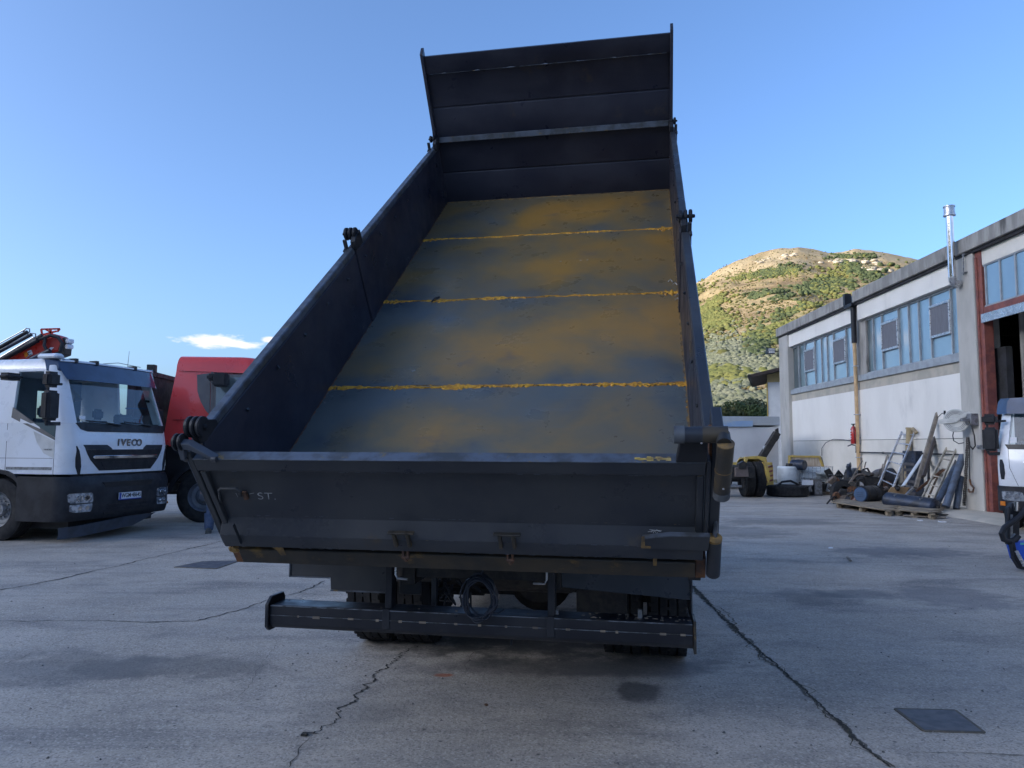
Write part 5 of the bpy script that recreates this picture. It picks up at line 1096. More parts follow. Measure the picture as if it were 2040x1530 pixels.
# ---- red truck
h8=R(6); ra=h8+math.pi/2
rpos=Vector((-6.3,15.3,0))+Vector((math.cos(h8),math.sin(h8),0))*1.40+Vector((-math.sin(h8),math.cos(h8),0))*1.10
rt=thing('red_truck','red cab truck with dark body, parked side on behind the tipper, left','truck',rpos,ra)
RTM=Matrix.Translation(rpos)@Matrix.Rotation(ra,4,'Z'); RTI=RTM.inverted()
c=Cab(1.18,[(1.3,.0),(1.9,.0),(2.9,.22),(3.4,.42)],2.26,r=.25,bow=.06,taper=(2.4,.10,3.4),back=.13)
cab_core(rt,c,red,1.58,2.30,3.10,3.42,glass_cab,sidewin=1.22,rearwin=None); 
def rs_(x,y,off=0):
    N_=RTM.to_3x3()@Vector((1,0,0)); P=RTI@hit(x,y,RTM@Vector((-1.19-off,0,0)),N_); return P
def rpoly(name,pxs,off,mat,th=.02,parent=rt,bev=0):
    q=[rs_(x,y) for x,y in pxs]; b=B(); b.prism([(p.y,p.z) for p in q],'x',-1.20-off,-1.20-off+th); 
    for v in b.v:
        v.x+= .10*max(0,min(1,(v.z-2.4)))
    return b.obj(name,mat,parent,bev=bev)
rpoly('quarter_panel',[(391,746),(418,743),(418,826),(410,818),(400,800),(393,780)],.006,greyplas)
rpoly('door_frame_strip',[(419,740),(424,740),(424,832),(419,829)],.008,greyplas)
rpoly('side_glass_frame',[(424,744),(520,748),(520,870),(424,832)],.004,greyplas); rpoly('side_glass',[(430,750),(515,752),(515,822),(430,808)],.010,paned,bev=.0)
rpoly('glass_reflection_bar',[(430,770),(515,776),(515,783),(430,776)],.012,concb,th=.004) if 0 else None
rpoly('roof_gutter',[(354,735),(540,742),(540,745),(354,738)],.012,red); rpoly('panel_gap',[(345,836),(372,836),(372,837),(345,837)],.003,ink); rpoly('panel_gap',[(372,836),(373,836),(375,888),(374,888)],.003,ink)
rpoly('cab_foot',[(337,878),(560,884),(560,890),(337,889)],.02,red)
rpoly('lower_fairing',[(340,890),(560,890),(560,915),(350,905)],.01,black)
b=B(); q=rs_(447,757); b.box(-1.62,-1.30,q.y-.14,q.y+.12,q.z-.16,q.z+.12); b.bar((-1.2,q.y+.2,q.z+.05),(-1.45,q.y,q.z+.02),.08,.06); b.obj('mirror',black,rt,bev=.05,seg=3)
b=B(); b.box(-1.55,-1.22,q.y+.10,q.y+.26,q.z-.04,q.z+.10); b.obj('kerb_mirror',black,rt,bev=.04,seg=2)
wr=pm('grey_blue_rim',(.16,.18,.22),(.10,.11,.13),rough=.4,metal=.3)
for sd in (-1,1):
    wheel(rt,(sd*1.02,1.40,.53),0,.53,.32,sd,tread=False,rimmat=wr); wheel(rt,(sd*1.02,5.6,.53),0,.53,.28,sd,dual=True,tread=False,rimmat=wr)
    b=B(); pr=[(1.40+(.70)*math.cos(a),.53+.70*math.sin(a)) for a in [R(10)+k*R(160)/12 for k in range(13)]]; pr2=[(1.40+(.62)*math.cos(a),.53+.62*math.sin(a)) for a in [R(170)-k*R(160)/12 for k in range(13)]]; b.prism(pr+pr2,'x',sd*.80,sd*1.20); b.obj('wheel_arch',black,rt)
    B().box(sd*.75,sd*1.15,2.3,3.6,.45,1.1).obj('fuel_tank',black,rt,bev=.08,seg=3)
B().box(-1.1,1.1,.05,2.2,.8,1.56).obj('cab_underside',ink,rt,bev=.03); B().box(-1.16,1.16,-.05,.5,.35,1.25).obj('front_bumper',black,rt,bev=.06,seg=2)
for s_ in (-.4,.4): B().box(s_-.04,s_+.04,.5,8.0,.78,1.05).obj('chassis_rail',blackm,rt)
q=rs_(347,745); bd=B(); bd.box(-1.16,1.16,2.42,2.98,1.25,3.02); b0=bd.obj('rear_storage_frame',darkred,rt,bev=.02)
B().box(-1.20,1.2,2.38,3.02,2.96,3.06).obj('body_rail',darkred,b0,bev=.01)
for y in (2.5,2.8): B().box(-1.21,-1.161,y,y+.08,1.25,2.95).obj('body_rib',darkred,b0,bev=.004)
B().box(-1.2,-1.05,2.44,2.60,3.06,3.22).obj('body_post',blackm,b0,bev=.01); B().box(-1.215,-1.165,2.42,2.97,2.3,2.33).obj('body_strip',bluegrey,b0)
P=rs_(329,1001); B().cyl((-1.1,P.y,P.z),(-1.16,P.y,P.z),.03,n=12).obj('side_lamp',amber,rt)
# ---- white truck in the doorway, right edge
eh=Vector((-.65,-.76,0)).normalized(); ea=math.atan2(-eh.y,-eh.x)-math.pi/2    # y axis (backwards) = -heading
exx=Vector((-eh.y,eh.x,0)); exx=Vector((math.cos(ea),math.sin(ea),0))
corner=pd(1992,985,14.0); ctr=Vector((corner.x,corner.y,0))+exx*1.08; ctr=ctr-Vector((0,0,0))+eh*.22
et=thing('white_truck','white cab truck with dark visor coming out of the dark doorway, right edge','truck',(ctr.x,ctr.y,0),ea)
ETM=Matrix.Translation(ctr)@Matrix.Rotation(ea,4,'Z'); ETI=ETM.inverted()
c=Cab(1.10,[(.8,.0),(1.2,-.03),(1.62,.05),(2.26,.26),(2.55,.36)],1.7,r=.22,bow=.09,taper=(1.6,.12,2.5))
cab_core(et,c,white,.86,1.62,2.28,2.46,glass_cab,sidewin=1.2,rearwin=(-.6,.6,1.75,2.2)); seats(et,c,1.45)
c.front([(2.20,-1.0,1.0),(2.30,-1.0,1.0),(2.44,-.98,.98),(2.50,-.94,.94)],off=.10,n=16,th=.012).obj('sun_visor',bluegrey,et)
cb_=Cab(1.12,[(.3,.0),(.5,-.06),(.86,-.05)],1.0,r=.24,bow=.09); bu=cb_.shell([.40,.45,.6,.8,.855]).obj('bumper',black,et,ang=38)
for sd in (-1,1):
    hl=cb_.front([(.60,sd*.68,sd*.98),(.63,sd*.66,sd*1.02),(.75,sd*.70,sd*1.03),(.77,sd*.74,sd*1.02)],off=.006,n=8).obj('headlight',lampg,et)
    for x in (.78,.91):
        P=cb_.F(sd*x,.69,.010); B().cyl(P,P+Vector((sd*.005,-.012,0)),.042,n=16).obj('lamp_ring',chrome,hl)
    cb_.front([(.50,sd*.98,sd*1.06),(.58,sd*.98,sd*1.06)],off=.006,n=3).obj('turn_light',amber,et)
    c.front([(.98,sd*.98,sd*1.03),(1.1,sd*.96,sd*1.045),(1.25,sd*.97,sd*1.05),(1.35,sd*1.0,sd*1.04)],off=.005,n=4).obj('corner_vent',black,et)
    c.front([(.87,sd*.76,sd*.767),(1.2,sd*.88,sd*.887),(1.62,sd*.90,sd*.907)],off=.001,n=2).obj('panel_gap',ink,et)
    mirror(et,sd,1.17,.16,1.50,1.95,(2.0,2.20))
c.front([(1.54,-.9,.9),(1.63,-.95,.95)],off=.008,n=14).obj('cowl',ink,et)
c.front([(1.05,-.5,.5),(1.2,-.62,.62),(1.28,-.66,.66)],off=.006,n=12).obj('grille',black,et); c.front([(1.30,-.66,.66),(1.32,-.66,.66)],off=.02,n=12).obj('grille_bar',chrome,et)
B().box(-.86,-.76,c.F(-.8,1.7,0).y-.02,c.F(-.8,1.7,0).y+.03,1.66,1.76).obj('sticker',platew,et)
for sd in (-1,1): wheel(et,(sd*.98,1.2,.46),0,.46,.26,sd,tread=False)
for s_ in (-.4,.4): B().box(s_-.04,s_+.04,.5,5.5,.7,.9).obj('chassis_rail',blackm,et)
B().box(-1.1,1.1,2.0,5.6,1.0,2.3).obj('load_body',white,et,bev=.02)
# ---- blue and black hydraulic stand
hp=pg(2035,1138); d_=hp.y
ht=thing('hydraulic_stand','blue and black hydraulic stand with looped black hose in front of the right truck','hydraulic stand',(hp.x,hp.y,0))
def hl_(x,y,d=None): P=pd(x,y,(d or d_)); return P-Vector((hp.x,hp.y,0))
def hprism(name,pxs,y0,y1,mat,bev=.01,parent=ht):
    q=[hl_(x,y) for x,y in pxs]; b=B(); b.prism([(p.x,p.z) for p in q],'y',y0,y1); return b.obj(name,mat,parent,bev=bev)
bb=hprism('blue_base',[(2010,1078),(2062,1076),(2090,1130),(2030,1127),(2020,1112)],-.06,.10,blue,.02)
hprism('sticker',[(2026,1080),(2034,1080),(2034,1084),(2026,1084)],-.063,-.06,pm('green_sticker',(.1,.5,.4),rough=.5),0,bb)
hprism('foot_beam',[(2006,1076),(2012,1076),(2018,1105),(2028,1124),(2075,1130),(2075,1138),(2024,1132),(2012,1112)],-.10,-.01,black,.01)
hprism('post',[(2017,1003),(2034,1000),(2034,1078),(2010,1080),(2012,1035)],.02,.10,black,.01); hprism('post',[(2006,1010),(2012,1008),(2012,1085),(2006,1085)],-.02,.05,black,.01)
b=B(); b.cyl(hl_(2024,1018),hl_(2024,1000),.028,n=14); b.obj('valve',chrome,ht); b=B(); b.bar(hl_(2014,1025),hl_(2014,1075),.03,.03); b.cyl(hl_(2012,1072),hl_(2022,1064),.018,n=8); b.obj('steel_rod',greym,ht)
b=B(); b.tube([hl_(x,y)+Vector((0,-.05,0)) for x,y in ((2048,998),(2038,1014),(2026,1028),(2010,1040),(1996,1050),(1990,1062),(1994,1074),(2006,1078),(2018,1074),(2024,1066))],.035,10); b.obj('hose',black,ht)
b=B(); b.bar(hl_(2008,1094)+Vector((0,-.16,0)),hl_(2024,1124)+Vector((0,-.16,0)),.03,.03); b.obj('guide_rod',galv,ht)
# ---- person behind the tipper (jeans and shoes show below the tailgate)
pp0=pg(430,1061); pt0=thing('person','person in blue jeans and grey shoes standing behind the tipper tailgate, only legs showing','person',(pp0.x,pp0.y,0),R(20))
def skinmesh(name,verts,edges,radii,mat,parent,sub=2):
    me=bpy.data.meshes.new(name); me.from_pydata(verts,edges,[]); o=bpy.data.objects.new(name+'_src',me); S.collection.objects.link(o)
    m_=o.modifiers.new('s','SKIN'); 
    for i,r in enumerate(radii): me.skin_vertices[0].data[i].radius=(r,r) if isinstance(r,(int,float)) else r
    me.skin_vertices[0].data[0].use_root=True
    s2=o.modifiers.new('u','SUBSURF'); s2.levels=sub; s2.render_levels=sub
    dg=bpy.context.evaluated_depsgraph_get(); nm=bpy.data.meshes.new_from_object(o.evaluated_get(dg)); bpy.data.objects.remove(o); nm.name=name
    nm.materials.clear()
    for m2 in (mat if isinstance(mat,(list,tuple)) else [mat]): nm.materials.append(m2)
    for p_ in nm.polygons: p_.use_smooth=True
    ob=bpy.data.objects.new(name,nm); S.collection.objects.link(ob); ob.parent=parent; return ob
V_=[(0,0,.95),(0,0,1.15),(0,.01,1.38),(0,.0,1.50),(0,-.02,1.60),(0,-.03,1.70)]; E_=[(0,1),(1,2),(2,3),(3,4),(4,5)]; Rr=[(.16,.12),(.15,.11),(.17,.11),.06,.095,.075]
for sd in (-1,1):
    n=len(V_); V_+=[(sd*.10,0,.90),(sd*.11,-.02*sd,.50),(sd*.12,.03,.10),(sd*.20,.0,1.42),(sd*.25,.02,1.14),(sd*.24,-.05,.90),(sd*.24,-.06,.82)]
    E_+=[(0,n),(n,n+1),(n+1,n+2),(2,n+3),(n+3,n+4),(n+4,n+5),(n+5,n+6)]; Rr+=[.105,.075,.055,.065,.048,.036,.032]
bo=skinmesh('body',V_,E_,Rr,[jacket,denim,skin],pt0)
for p_ in bo.data.polygons:
    z=p_.center.z; x=abs(p_.center.x); p_.material_index=1 if (z<1.0 and x<.2) else (2 if z>1.52 or (z<.93 and x>.2) else 0)
for sd in (-1,1):
    hnd=B(); ox=sd*.24
    for k in range(4): fx=ox-.03+.02*k; hnd.tube([(fx,-.06,.80),(fx,-.065,.74),(fx,-.055,.70-.01*(k in (1,2)))],.009,6)
    hnd.tube([(ox-sd*.03,-.07,.82),(ox-sd*.05,-.09,.77),(ox-sd*.045,-.10,.74)],.010,6); hnd.obj('fingers',skin,bo)
    b=B(); b.tube([(sd*.12,.07,.045),(sd*.12,.03,.06),(sd*.125,-.06,.05),(sd*.13,-.15,.035),(sd*.13,-.19,.03)],.05,12,radii=[.042,.055,.048,.045,.025]); b.box(sd*.125-.05,sd*.125+.05,-.20,.11,.0,.02); b.obj('shoe',shoe_m,pt0)
    b=B(); b.lathe([(.06,.058),(.05,.072),(.09,.078),(.35,.085),(.35,.06),(.06,.05)],16,Matrix.Translation((sd*.12,.02,0)),axis='z'); b.obj('trouser_leg',denim,pt0)
b=B(); b.lathe([(1.66,.06),(1.70,.100),(1.76,.095),(1.80,.05),(1.81,.01),(1.70,.01)],18,Matrix.Translation((0,-.02,0)),axis='z'); b.obj('hair',ink,pt0)
for sd in (-1,1): B().cyl((sd*.03,-.118,1.69),(sd*.03,-.124,1.69),.010,n=8).obj('eye',ink,bo); B().cyl((sd*.095,-.02,1.68),(sd*.108,-.02,1.68),.028,n=10).obj('ear',skin,bo)
B().tube([(0,-.115,1.69),(0,-.14,1.655),(0,-.12,1.65)],.012,6).obj('nose',skin,bo); B().box(-.022,.022,-.118,-.112,1.615,1.623).obj('mouth',rust,bo)
# ================================================================ BACKGROUND RIGHT: skip box, yellow chassis, scrap and leaning things
def T0(name,label,cat,P,rz=0,group=None): return thing(name,label,cat,P,rz,group)
def world_prism(name,pxs,d,th,mat,origin,parent,bev=.01):
    """outline placed at depth d with real thickness th away from the viewer"""
    f=[pd(x,y,d)-origin for x,y in pxs]; k=[p+Vector((0,th,0)) for p in f]; n=len(f); b=B()
    b.add(f+k,[tuple(range(n)),tuple(range(2*n-1,n-1,-1))]+[(i,(i+1)%n,(i+1)%n+n,i+n) for i in range(n)]); return b.obj(name,mat,parent,bev=bev)
skipw=pm('white_skip_paint',(.60,.60,.60),(.52,.52,.53),scale=.8,rough=.55,c3=(.4,.36,.3),scale3=1.3,lo3=.62,hi3=.9)
O=Vector((8.2,27.3,0)); sk=T0('skip_box','white steel skip box with grey top rail behind the yellow truck chassis','skip',O)
x0,x1=pd(1380,900,27.3).x-O.x,pd(1551,900,27.3).x-O.x
sb=B(); sb.box(x0,x1,0,3.2,.35,2.28); sb.obj('body',skipw,sk,bev=.02)
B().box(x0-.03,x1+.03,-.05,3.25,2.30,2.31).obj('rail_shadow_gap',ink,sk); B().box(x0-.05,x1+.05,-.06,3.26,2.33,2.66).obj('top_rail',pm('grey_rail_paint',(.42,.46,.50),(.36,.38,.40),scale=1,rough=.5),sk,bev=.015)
world_prism('blue_sheen',[(1400,841),(1500,838),(1500,850),(1400,850)],27.225,.01,pm('pale_blue_sheen',(.26,.38,.56),(.34,.42,.5),rough=.5),O,sk,0)  # blue reflection on the rail, painted as a thin plate
b=B(); b.bar(pd(1509,925,26.9)-O,pd(1548,862,26.9)-O,.28,.22); b.obj('slanted_arm',blackm,sk,bev=.01); world_prism('arm_hook',[(1545,856),(1551,852),(1553,872),(1548,880)],26.8,.1,blackm,O,sk); world_prism('small_plate',[(1520,889),(1529,886),(1530,893),(1520,896)],26.9,.02,platew,O,sk,0)
for k in (x0+.3,x1-.3): B().box(k-.08,k+.08,.2,3,.0,.349).obj('leg',blackm,sk)
# yellow truck chassis with dual wheels
O=Vector((6.68,23.3,0)); yt=T0('truck_chassis','bare truck chassis with twin rear tyres and yellow mudguard beside the tipper tail','truck chassis',O)
for s_ in (-.42,.42): B().box(s_-.04,s_+.04,-.9,5.5,.72,.98).obj('chassis_rail',blackm,yt,bev=.004)
q0,q1=pd(1425,926,22.6)-O,pd(1490,926,22.6)-O
B().box(-.55,.62,-.95,-.88,.62,.96).obj('rear_beam',blackm,yt,bev=.01); world_prism('tow_bracket',[(1466,932),(1490,928),(1492,950),(1466,950)],22.2,.2,pm('pinkish_primer',(.14,.11,.10),rough=.7),O,yt); world_prism('tow_coupling',[(1471,924),(1482,918),(1490,924),(1486,934),(1472,934)],22.15,.2,blackm,O,yt)
B().cyl(pd(1420,969,22.4)-O,pd(1483,969,22.4)-O,.035,n=12).obj('underrun_bar',greym,yt); B().box(.22,.30,-.95,-.85,.32,.72).obj('bar_bracket',blackm,yt); B().cyl((-.8,0,.55),(.8,0,.55),.09).obj('axle',blackm,yt); b=B(); b.lathe([(-.2,.03),(-.12,.2),(.12,.2),(.2,.03)],20,Matrix.Translation((-.05,-.1,.5))@Matrix.Rotation(R(90),4,'Z')); b.obj('differential',blackm,yt)
for s_ in (-1,1): wheel(yt,(s_*.98,.0,.55),0,.55,.29,s_,dual=True,tread=False)
for s_ in (-1,1):
    b=B(); pr=[(.68*math.cos(a),.55+.68*math.sin(a)) for a in [R(5)+k*R(95)/12 for k in range(13)]]; pr2=[(.63*math.cos(a),.55+.63*math.sin(a)) for a in [R(100)-k*R(95)/12 for k in range(13)]]; b.prism(pr+pr2,'x',s_*.50,s_*1.16); b.obj('mudguard',yellow,yt)
world_prism('mudguard_bracket',[(1484,910),(1510,908),(1527,911),(1531,935),(1535,952),(1532,962),(1527,945),(1523,920),(1510,914),(1490,914),(1488,922),(1484,922)],22.55,.12,yellow,O,yt)
B().box(.5,1.8,.9,1.1,.95,1.05).obj('yellow_beam',yellow,yt,bev=.01)
b=B(); b.box(1.25,1.85,1.0,1.05,.25,.9); sb=b.obj('striped_board',yellow,yt)
for k in range(4): B().prism([(1.26,.30+k*.15),(1.84,.45+k*.15),(1.84,.51+k*.15),(1.26,.36+k*.15)],'y',.996,.9995).obj('stripe',oxide,sb)
B().box(-1.0,1.0,4.2,5.6,.6,.95).obj('far_axle_box',blackm,yt)
# leaning yellow framed panel
O=pd(1608,940,25.4); t=T0('framed_panel','yellow framed panel with a weathered wooden face leaning on the wall, behind the white tanks','panel',O)
world_prism('wood_face',[(1577,909),(1631,911),(1641,934),(1578,936)],25.38,.05,pm('faded_plywood',(.50,.42,.33),(.38,.30,.22),scale=4,rough=.8,stretch=(3,3,.5),c3=(.32,.22,.14),scale3=3,lo3=.6,hi3=.8),O,t)
world_prism('frame',[(1572,907),(1634,908),(1646,938),(1572,939),(1572,935),(1640,935),(1631,912),(1577,911),(1576,936),(1572,936)],25.34,.12,yellow,O,t); world_prism('support',[(1634,908),(1638,912),(1650,960),(1646,960)],25.5,.1,greyplas,O,t,0); world_prism('support',[(1576,939),(1580,939),(1580,975),(1576,975)],25.5,.1,greyplas,O,t,0)
# electric motor on the tank
O=pd(1586,928,24.2); t=T0('electric_motor','dark round electric motor on top of the white drum','motor',O)
b=B(); P=pd(1590,926,24.2)-O; b.cyl(P+Vector((-.16,.1,0)),P+Vector((.12,-.25,0)),.16,n=24); b.cyl(P+Vector((.12,-.25,0)),P+Vector((.13,-.265,0)),.12,n=24); b.obj('casing',tankd,t,bev=.01); B().box(-.28,-.08,-.1,.15,-.10,.08).obj('junction_box',blackm,t,bev=.01); b=B()
for k in range(6): b.cyl(P+Vector((-.12+k*.035,.05-k*.044,0)),P+Vector((-.11+k*.035,.037-k*.044,0)),.172,n=24)
b.obj('cooling_fins',tankd,t,kind='stuff')
# white drum, caged tank, grey box
O=pg(1570,975); O.y=24.3; O.x=pd(1570,975,24.3).x; t=T0('white_drum','white plastic drum between the twin tyres and the caged tank','drum',O)
b=B(); b.lathe([(.30,.0),(.30,.31),(.34,.33),(.88,.33),(.92,.30),(.92,0)],28,axis='z'); b.obj('barrel',hdpe,t); B().cyl((0,0,.92),(0,0,.96),.06,n=16).obj('cap',black,t); B().box(-.35,.35,-.3,.3,0,.3).obj('stand',woodg,t)
O=Vector((pd(1616,975,24.6).x,24.6,0)); t=T0('caged_tank','grey white plastic tank in a wire cage right of the white drum','tank',O)
b=B(); b.box(-.48,.50,-.4,.5,.42,.88); b.obj('tank',hdpe,t,bev=.06,seg=3); b=B()
for k in range(9): b.cyl((-.5+k*.13,-.44,.36),(-.5+k*.13,-.44,.92),.009,n=5)
for z in (.37,.55,.73,.91): b.cyl((-.52,-.44,z),(.56,-.44,z),.010,n=5)
b.obj('cage',galv,t,kind='stuff'); B().box(-.5,.52,-.42,.52,.0,.10).obj('pallet_base',woodg,t); B().box(-.42,-.3,-.4,.4,.1,.4).obj('foot',blackm,t); B().box(.3,.42,-.4,.4,.1,.4).obj('foot',blackm,t)
O=Vector((pd(1628,975,23.9).x,23.9,0)); t=T0('metal_cabinet','small grey metal cabinet standing in front of the caged tank','cabinet',O); B().box(-.13,.13,-.1,.25,0,.52).obj('case',greyplas,t,bev=.01); B().box(-.11,.11,-.106,-.1,.05,.48).obj('door',greym,t)
O=Vector((pd(1604,975,23.8).x,23.8,0)); t=T0('white_housing','crumpled white and grey plastic housing on the ground beside the lying tyre','housing',O)
b=B(); 
rnd=random.Random(41)
for k in range(7): b.bar((rnd.uniform(-.2,.25),rnd.uniform(-.1,.2),rnd.uniform(.05,.5)),(rnd.uniform(-.2,.3),rnd.uniform(-.1,.2),rnd.uniform(.05,.55)),rnd.uniform(.06,.2),rnd.uniform(.05,.12))
b.obj('shell',greym,t,bev=.01); B().box(-.15,.2,-.15,-.12,.35,.50).obj('white_label',platew,t)
O=Vector((pd(1650,965,23.8).x,23.8,0)); t=T0('curved_panel','pale grey curved mudguard panel leaning beside the scrap heap','panel',O)
b=B(); b.prism([(-.25,.75),(-.02,.78),(.16,.62),(.22,.40),(.12,.15),(.05,.12),(.13,.40),(.06,.56),(-.08,.68),(-.25,.68)],'y',-.1,.35); b.obj('shell',pm('pale_grey_plastic',(.42,.45,.46),(.34,.36,.37),rough=.5),t,bev=.01)
# big tyre lying flat
O=Vector((pd(1572,980,23.4).x,23.55,0)); 
def lying_tyre(O,r,w,label,seed,rot=None):
    t=thing('old_tyre',label,'tyre',O,0,rot=rot); b=B(); pr=[(0,r*.60),(.02,r*.93),(w*.2,r),(w*.8,r),(w-.02,r*.93),(w,r*.60),(w*.85,r*.58),(w*.85,r*.85),(w*.15,r*.85),(w*.15,r*.58)]
    b.lathe(pr,48,axis='z'); b.obj('carcass',rubber,t); k=B()
    for i in range(30):
        T=Matrix.Rotation(i*2*math.pi/30,4,'Z'); k.box(r*.97,r*1.012,-.02,.02,w*.12,w*.88,T)
    k.obj('tread_blocks',rubber,t,kind='stuff'); return t
lying_tyre(O,.62,.36,'large black tyre lying flat between the truck chassis and the scrap',1)
# more rims/bits: black bent tube over the tyre
b=B(); b.tube([pd(1548,968,23.2),pd(1558,960,23.2),pd(1575,958,23.2),pd(1588,964,23.2),pd(1594,970,23.2)],.035,8); b.obj('bent_hose',black,label='black bent hose lying over the large flat tyre',cat='hose')
# ---- scrap heap: engines and axle parts
scr=[blackm,blackm,greym,rust,steel_rust,blackm,pm('dull_bronze_casting',(.16,.12,.09),(.1,.08,.07),scale=9,rough=.6),pm('dusty_black_part',(.05,.05,.05),(.1,.09,.08),scale=6,rough=.9)]
def engine(px,py,d,w,h,label,seed,extra=None,name='scrap_engine',cat='scrap engine'):
    P=pd(px,py,d); O=Vector((P.x,P.y,max(P.z-h/2,0))); t=T0(name,label,cat,O,random.Random(seed).uniform(-.5,.5)); rnd=random.Random(seed)
    b=B(); b.prism([(-w*.42,h*.05),(w*.42,h*.05),(w*.45,h*.55),(w*.25,h*.8),(-w*.3,h*.85),(-w*.45,h*.5)],'y',-w*.22,w*.25); b.obj('block',scr[0],t,bev=.02)
    for k in range(rnd.randint(9,13)):
        c_=Vector((rnd.uniform(-w/2,w/2),rnd.uniform(-w*.38,w*.2),rnd.uniform(h*.1,h*.95))); m_=rnd.choice(scr); q=rnd.random()
        s_=rnd.uniform(.05,.13)
        if q<.4: 
            d_=Vector((rnd.uniform(-1,1),rnd.uniform(-1,.3),rnd.uniform(-.6,.6))).normalized()*rnd.uniform(.08,.22); o=B(); o.cyl(c_,c_+d_,s_*.7,s_*rnd.uniform(.4,.75),n=14); o.cyl(c_+d_*.35,c_+d_*.45,s_*.85,n=14); o.obj('cast_part',m_,t,bev=.006)
        elif q<.7: 
            o=B(); T=Matrix.Translation(c_)@Matrix.Rotation(rnd.random()*3,4,'X')@Matrix.Rotation(rnd.random()*3,4,'Z'); o.box(-s_,s_,-s_*.6,s_*.6,-s_*.5,s_*.7,T); o.box(-s_*1.2,s_*1.2,-s_*.2,s_*.2,-s_*.6,-s_*.3,T); o.obj('bracket',m_,t,bev=.008)
        else:
            o=B(); p1=c_+Vector((rnd.uniform(-.3,.3),rnd.uniform(-.2,.1),rnd.uniform(-.1,.25))); p2=p1+Vector((rnd.uniform(-.3,.3),0,rnd.uniform(-.35,.0))); 
            pts=[c_*(1-u)**2+p1*2*u*(1-u)+p2*u*u for u in [k2/8 for k2 in range(9)]]; o.tube(pts,rnd.uniform(.012,.03),7); o.obj('pipe',m_,t)
    for k in range(4):
        a=rnd.uniform(-w/2,w/2); o=B(); z=rnd.uniform(h*.2,h*.8); o.lathe([(-.03,.02),(-.03,rnd.uniform(.08,.16)),(.03,.12),(.03,.02)],20,Matrix.Translation((a,-w*.3,z))@Matrix.Rotation(R(90)+rnd.uniform(-.5,.5),4,'Z')); o.obj('pulley',rnd.choice(scr),t,bev=.004)
    return t
engine(1680,975,21.8,.75,.75,'black oily engine with round pulleys at the left end of the scrap heap',1)
engine(1705,950,22.3,.75,.65,'tangle of dark engine parts and pipes in the back of the scrap heap',2)
engine(1738,965,21.6,.80,.70,'rusty brown and black gearbox parts in the middle of the scrap heap',3)
engine(1690,990,20.6,.7,.48,'low black engine half at the front left of the scrap heap',4)
engine(1755,985,20.2,.75,.5,'dark axle casting behind the blue lidded drum',5,name='scrap_axle',cat='scrap axle')
t=lying_tyre(pd(1672,985,20.9)-Vector((0,0,.0)),.36,.2,'worn small tyre standing on edge at the left front of the scrap heap',2,rot=(R(82),0,R(20)))
# perforated dark plates sticking up
for (pxs,lab) in (([(1642,938),(1653,933),(1664,950),(1664,962),(1655,960)],'dark perforated bracket sticking up left of the scrap heap'),([(1662,948),(1671,936),(1681,947),(1677,958),(1664,958)],'dark perforated angle bracket with a pointed top above the scrap heap')):
    O=pd(*pxs[0],22.0); t=T0('perforated_bracket',lab,'bracket',O); world_prism('plate',pxs,22.0,.05,blackm,O,t,.004)
    cxp=sum(p[0] for p in pxs)/5; cyp=sum(p[1] for p in pxs)/5
    for k in range(6): 
        P=pd(cxp-4+k%3*4,cyp-3+k//3*6,21.99)-O; B().cyl(P,P+Vector((0,-.012,0)),.016,n=8).obj('bolt_hole',greym,t)
b=B(); b.bar(pd(1693,950,21.8),pd(1690,928,21.8),.10,.10); b.cyl(pd(1690,930,21.8),pd(1690,924,21.8),.06,.04,n=12); b.obj('damper',tankd,label='dark upright shock absorber sticking out of the scrap heap',cat='shock absorber')
b=B(); b.bar(pd(1688,968,21.5),pd(1718,918,21.9),.03,.02); b.obj('thin_stick',woodg,label='thin pale stick poking out above the scrap heap',cat='stick')
b=B(); b.tube([pd(1715,950,21.8),pd(1720,935,21.8),pd(1728,933,21.8),pd(1735,946,21.8)],.03,6); b.obj('bent_bar',blackm,label='bent dark iron bar above the scrap heap beside the tan downpipe',cat='iron bar')
# pink housing
t=engine(1701,995,20.3,.5,.28,'pale pink gearbox housing at the front of the scrap heap',6,name='gearbox_housing',cat='gearbox'); pk=pm('pale_pink_metal',(.42,.28,.25),(.32,.22,.2),rough=.6)
b=B(); b.prism([(-.25,.02),(.22,.0),(.27,.14),(.1,.22),(-.2,.2)],'y',-.30,-.1); b.obj('casing',pk,t,bev=.03,seg=2)
# blue lidded dark drum, lying
O=pd(1722,985,19.6); t=T0('blue_lidded_drum','dark drum lying with its round blue lid facing the yard','drum',O)
ax=Vector((-.85,-.5,0)).normalized(); b=B(); b.cyl(ax*-.45,ax*.14,.22,n=28); b.obj('barrel',black,t,bev=.01); b=B(); b.cyl(ax*.1405,ax*.19,.19,.18,n=28); b.obj('lid',pm('dusty_blue_lid',(.05,.10,.19),(.045,.08,.15),rough=.5),t,bev=.008); b=B(); b.cyl(ax*.05,ax*.09,.23,n=28); b.cyl(ax*-.25,ax*-.21,.23,n=28); b.obj('rim_band',blackm,t)
for k in (-.05,0,.05): B().bar(ax*.192+Vector((0,0,k))+Vector((.5,-.85,0))*.09,ax*.192+Vector((0,0,k))-Vector((.5,-.85,0))*.09,.012,.012).obj('lid_rib',tankd,t)
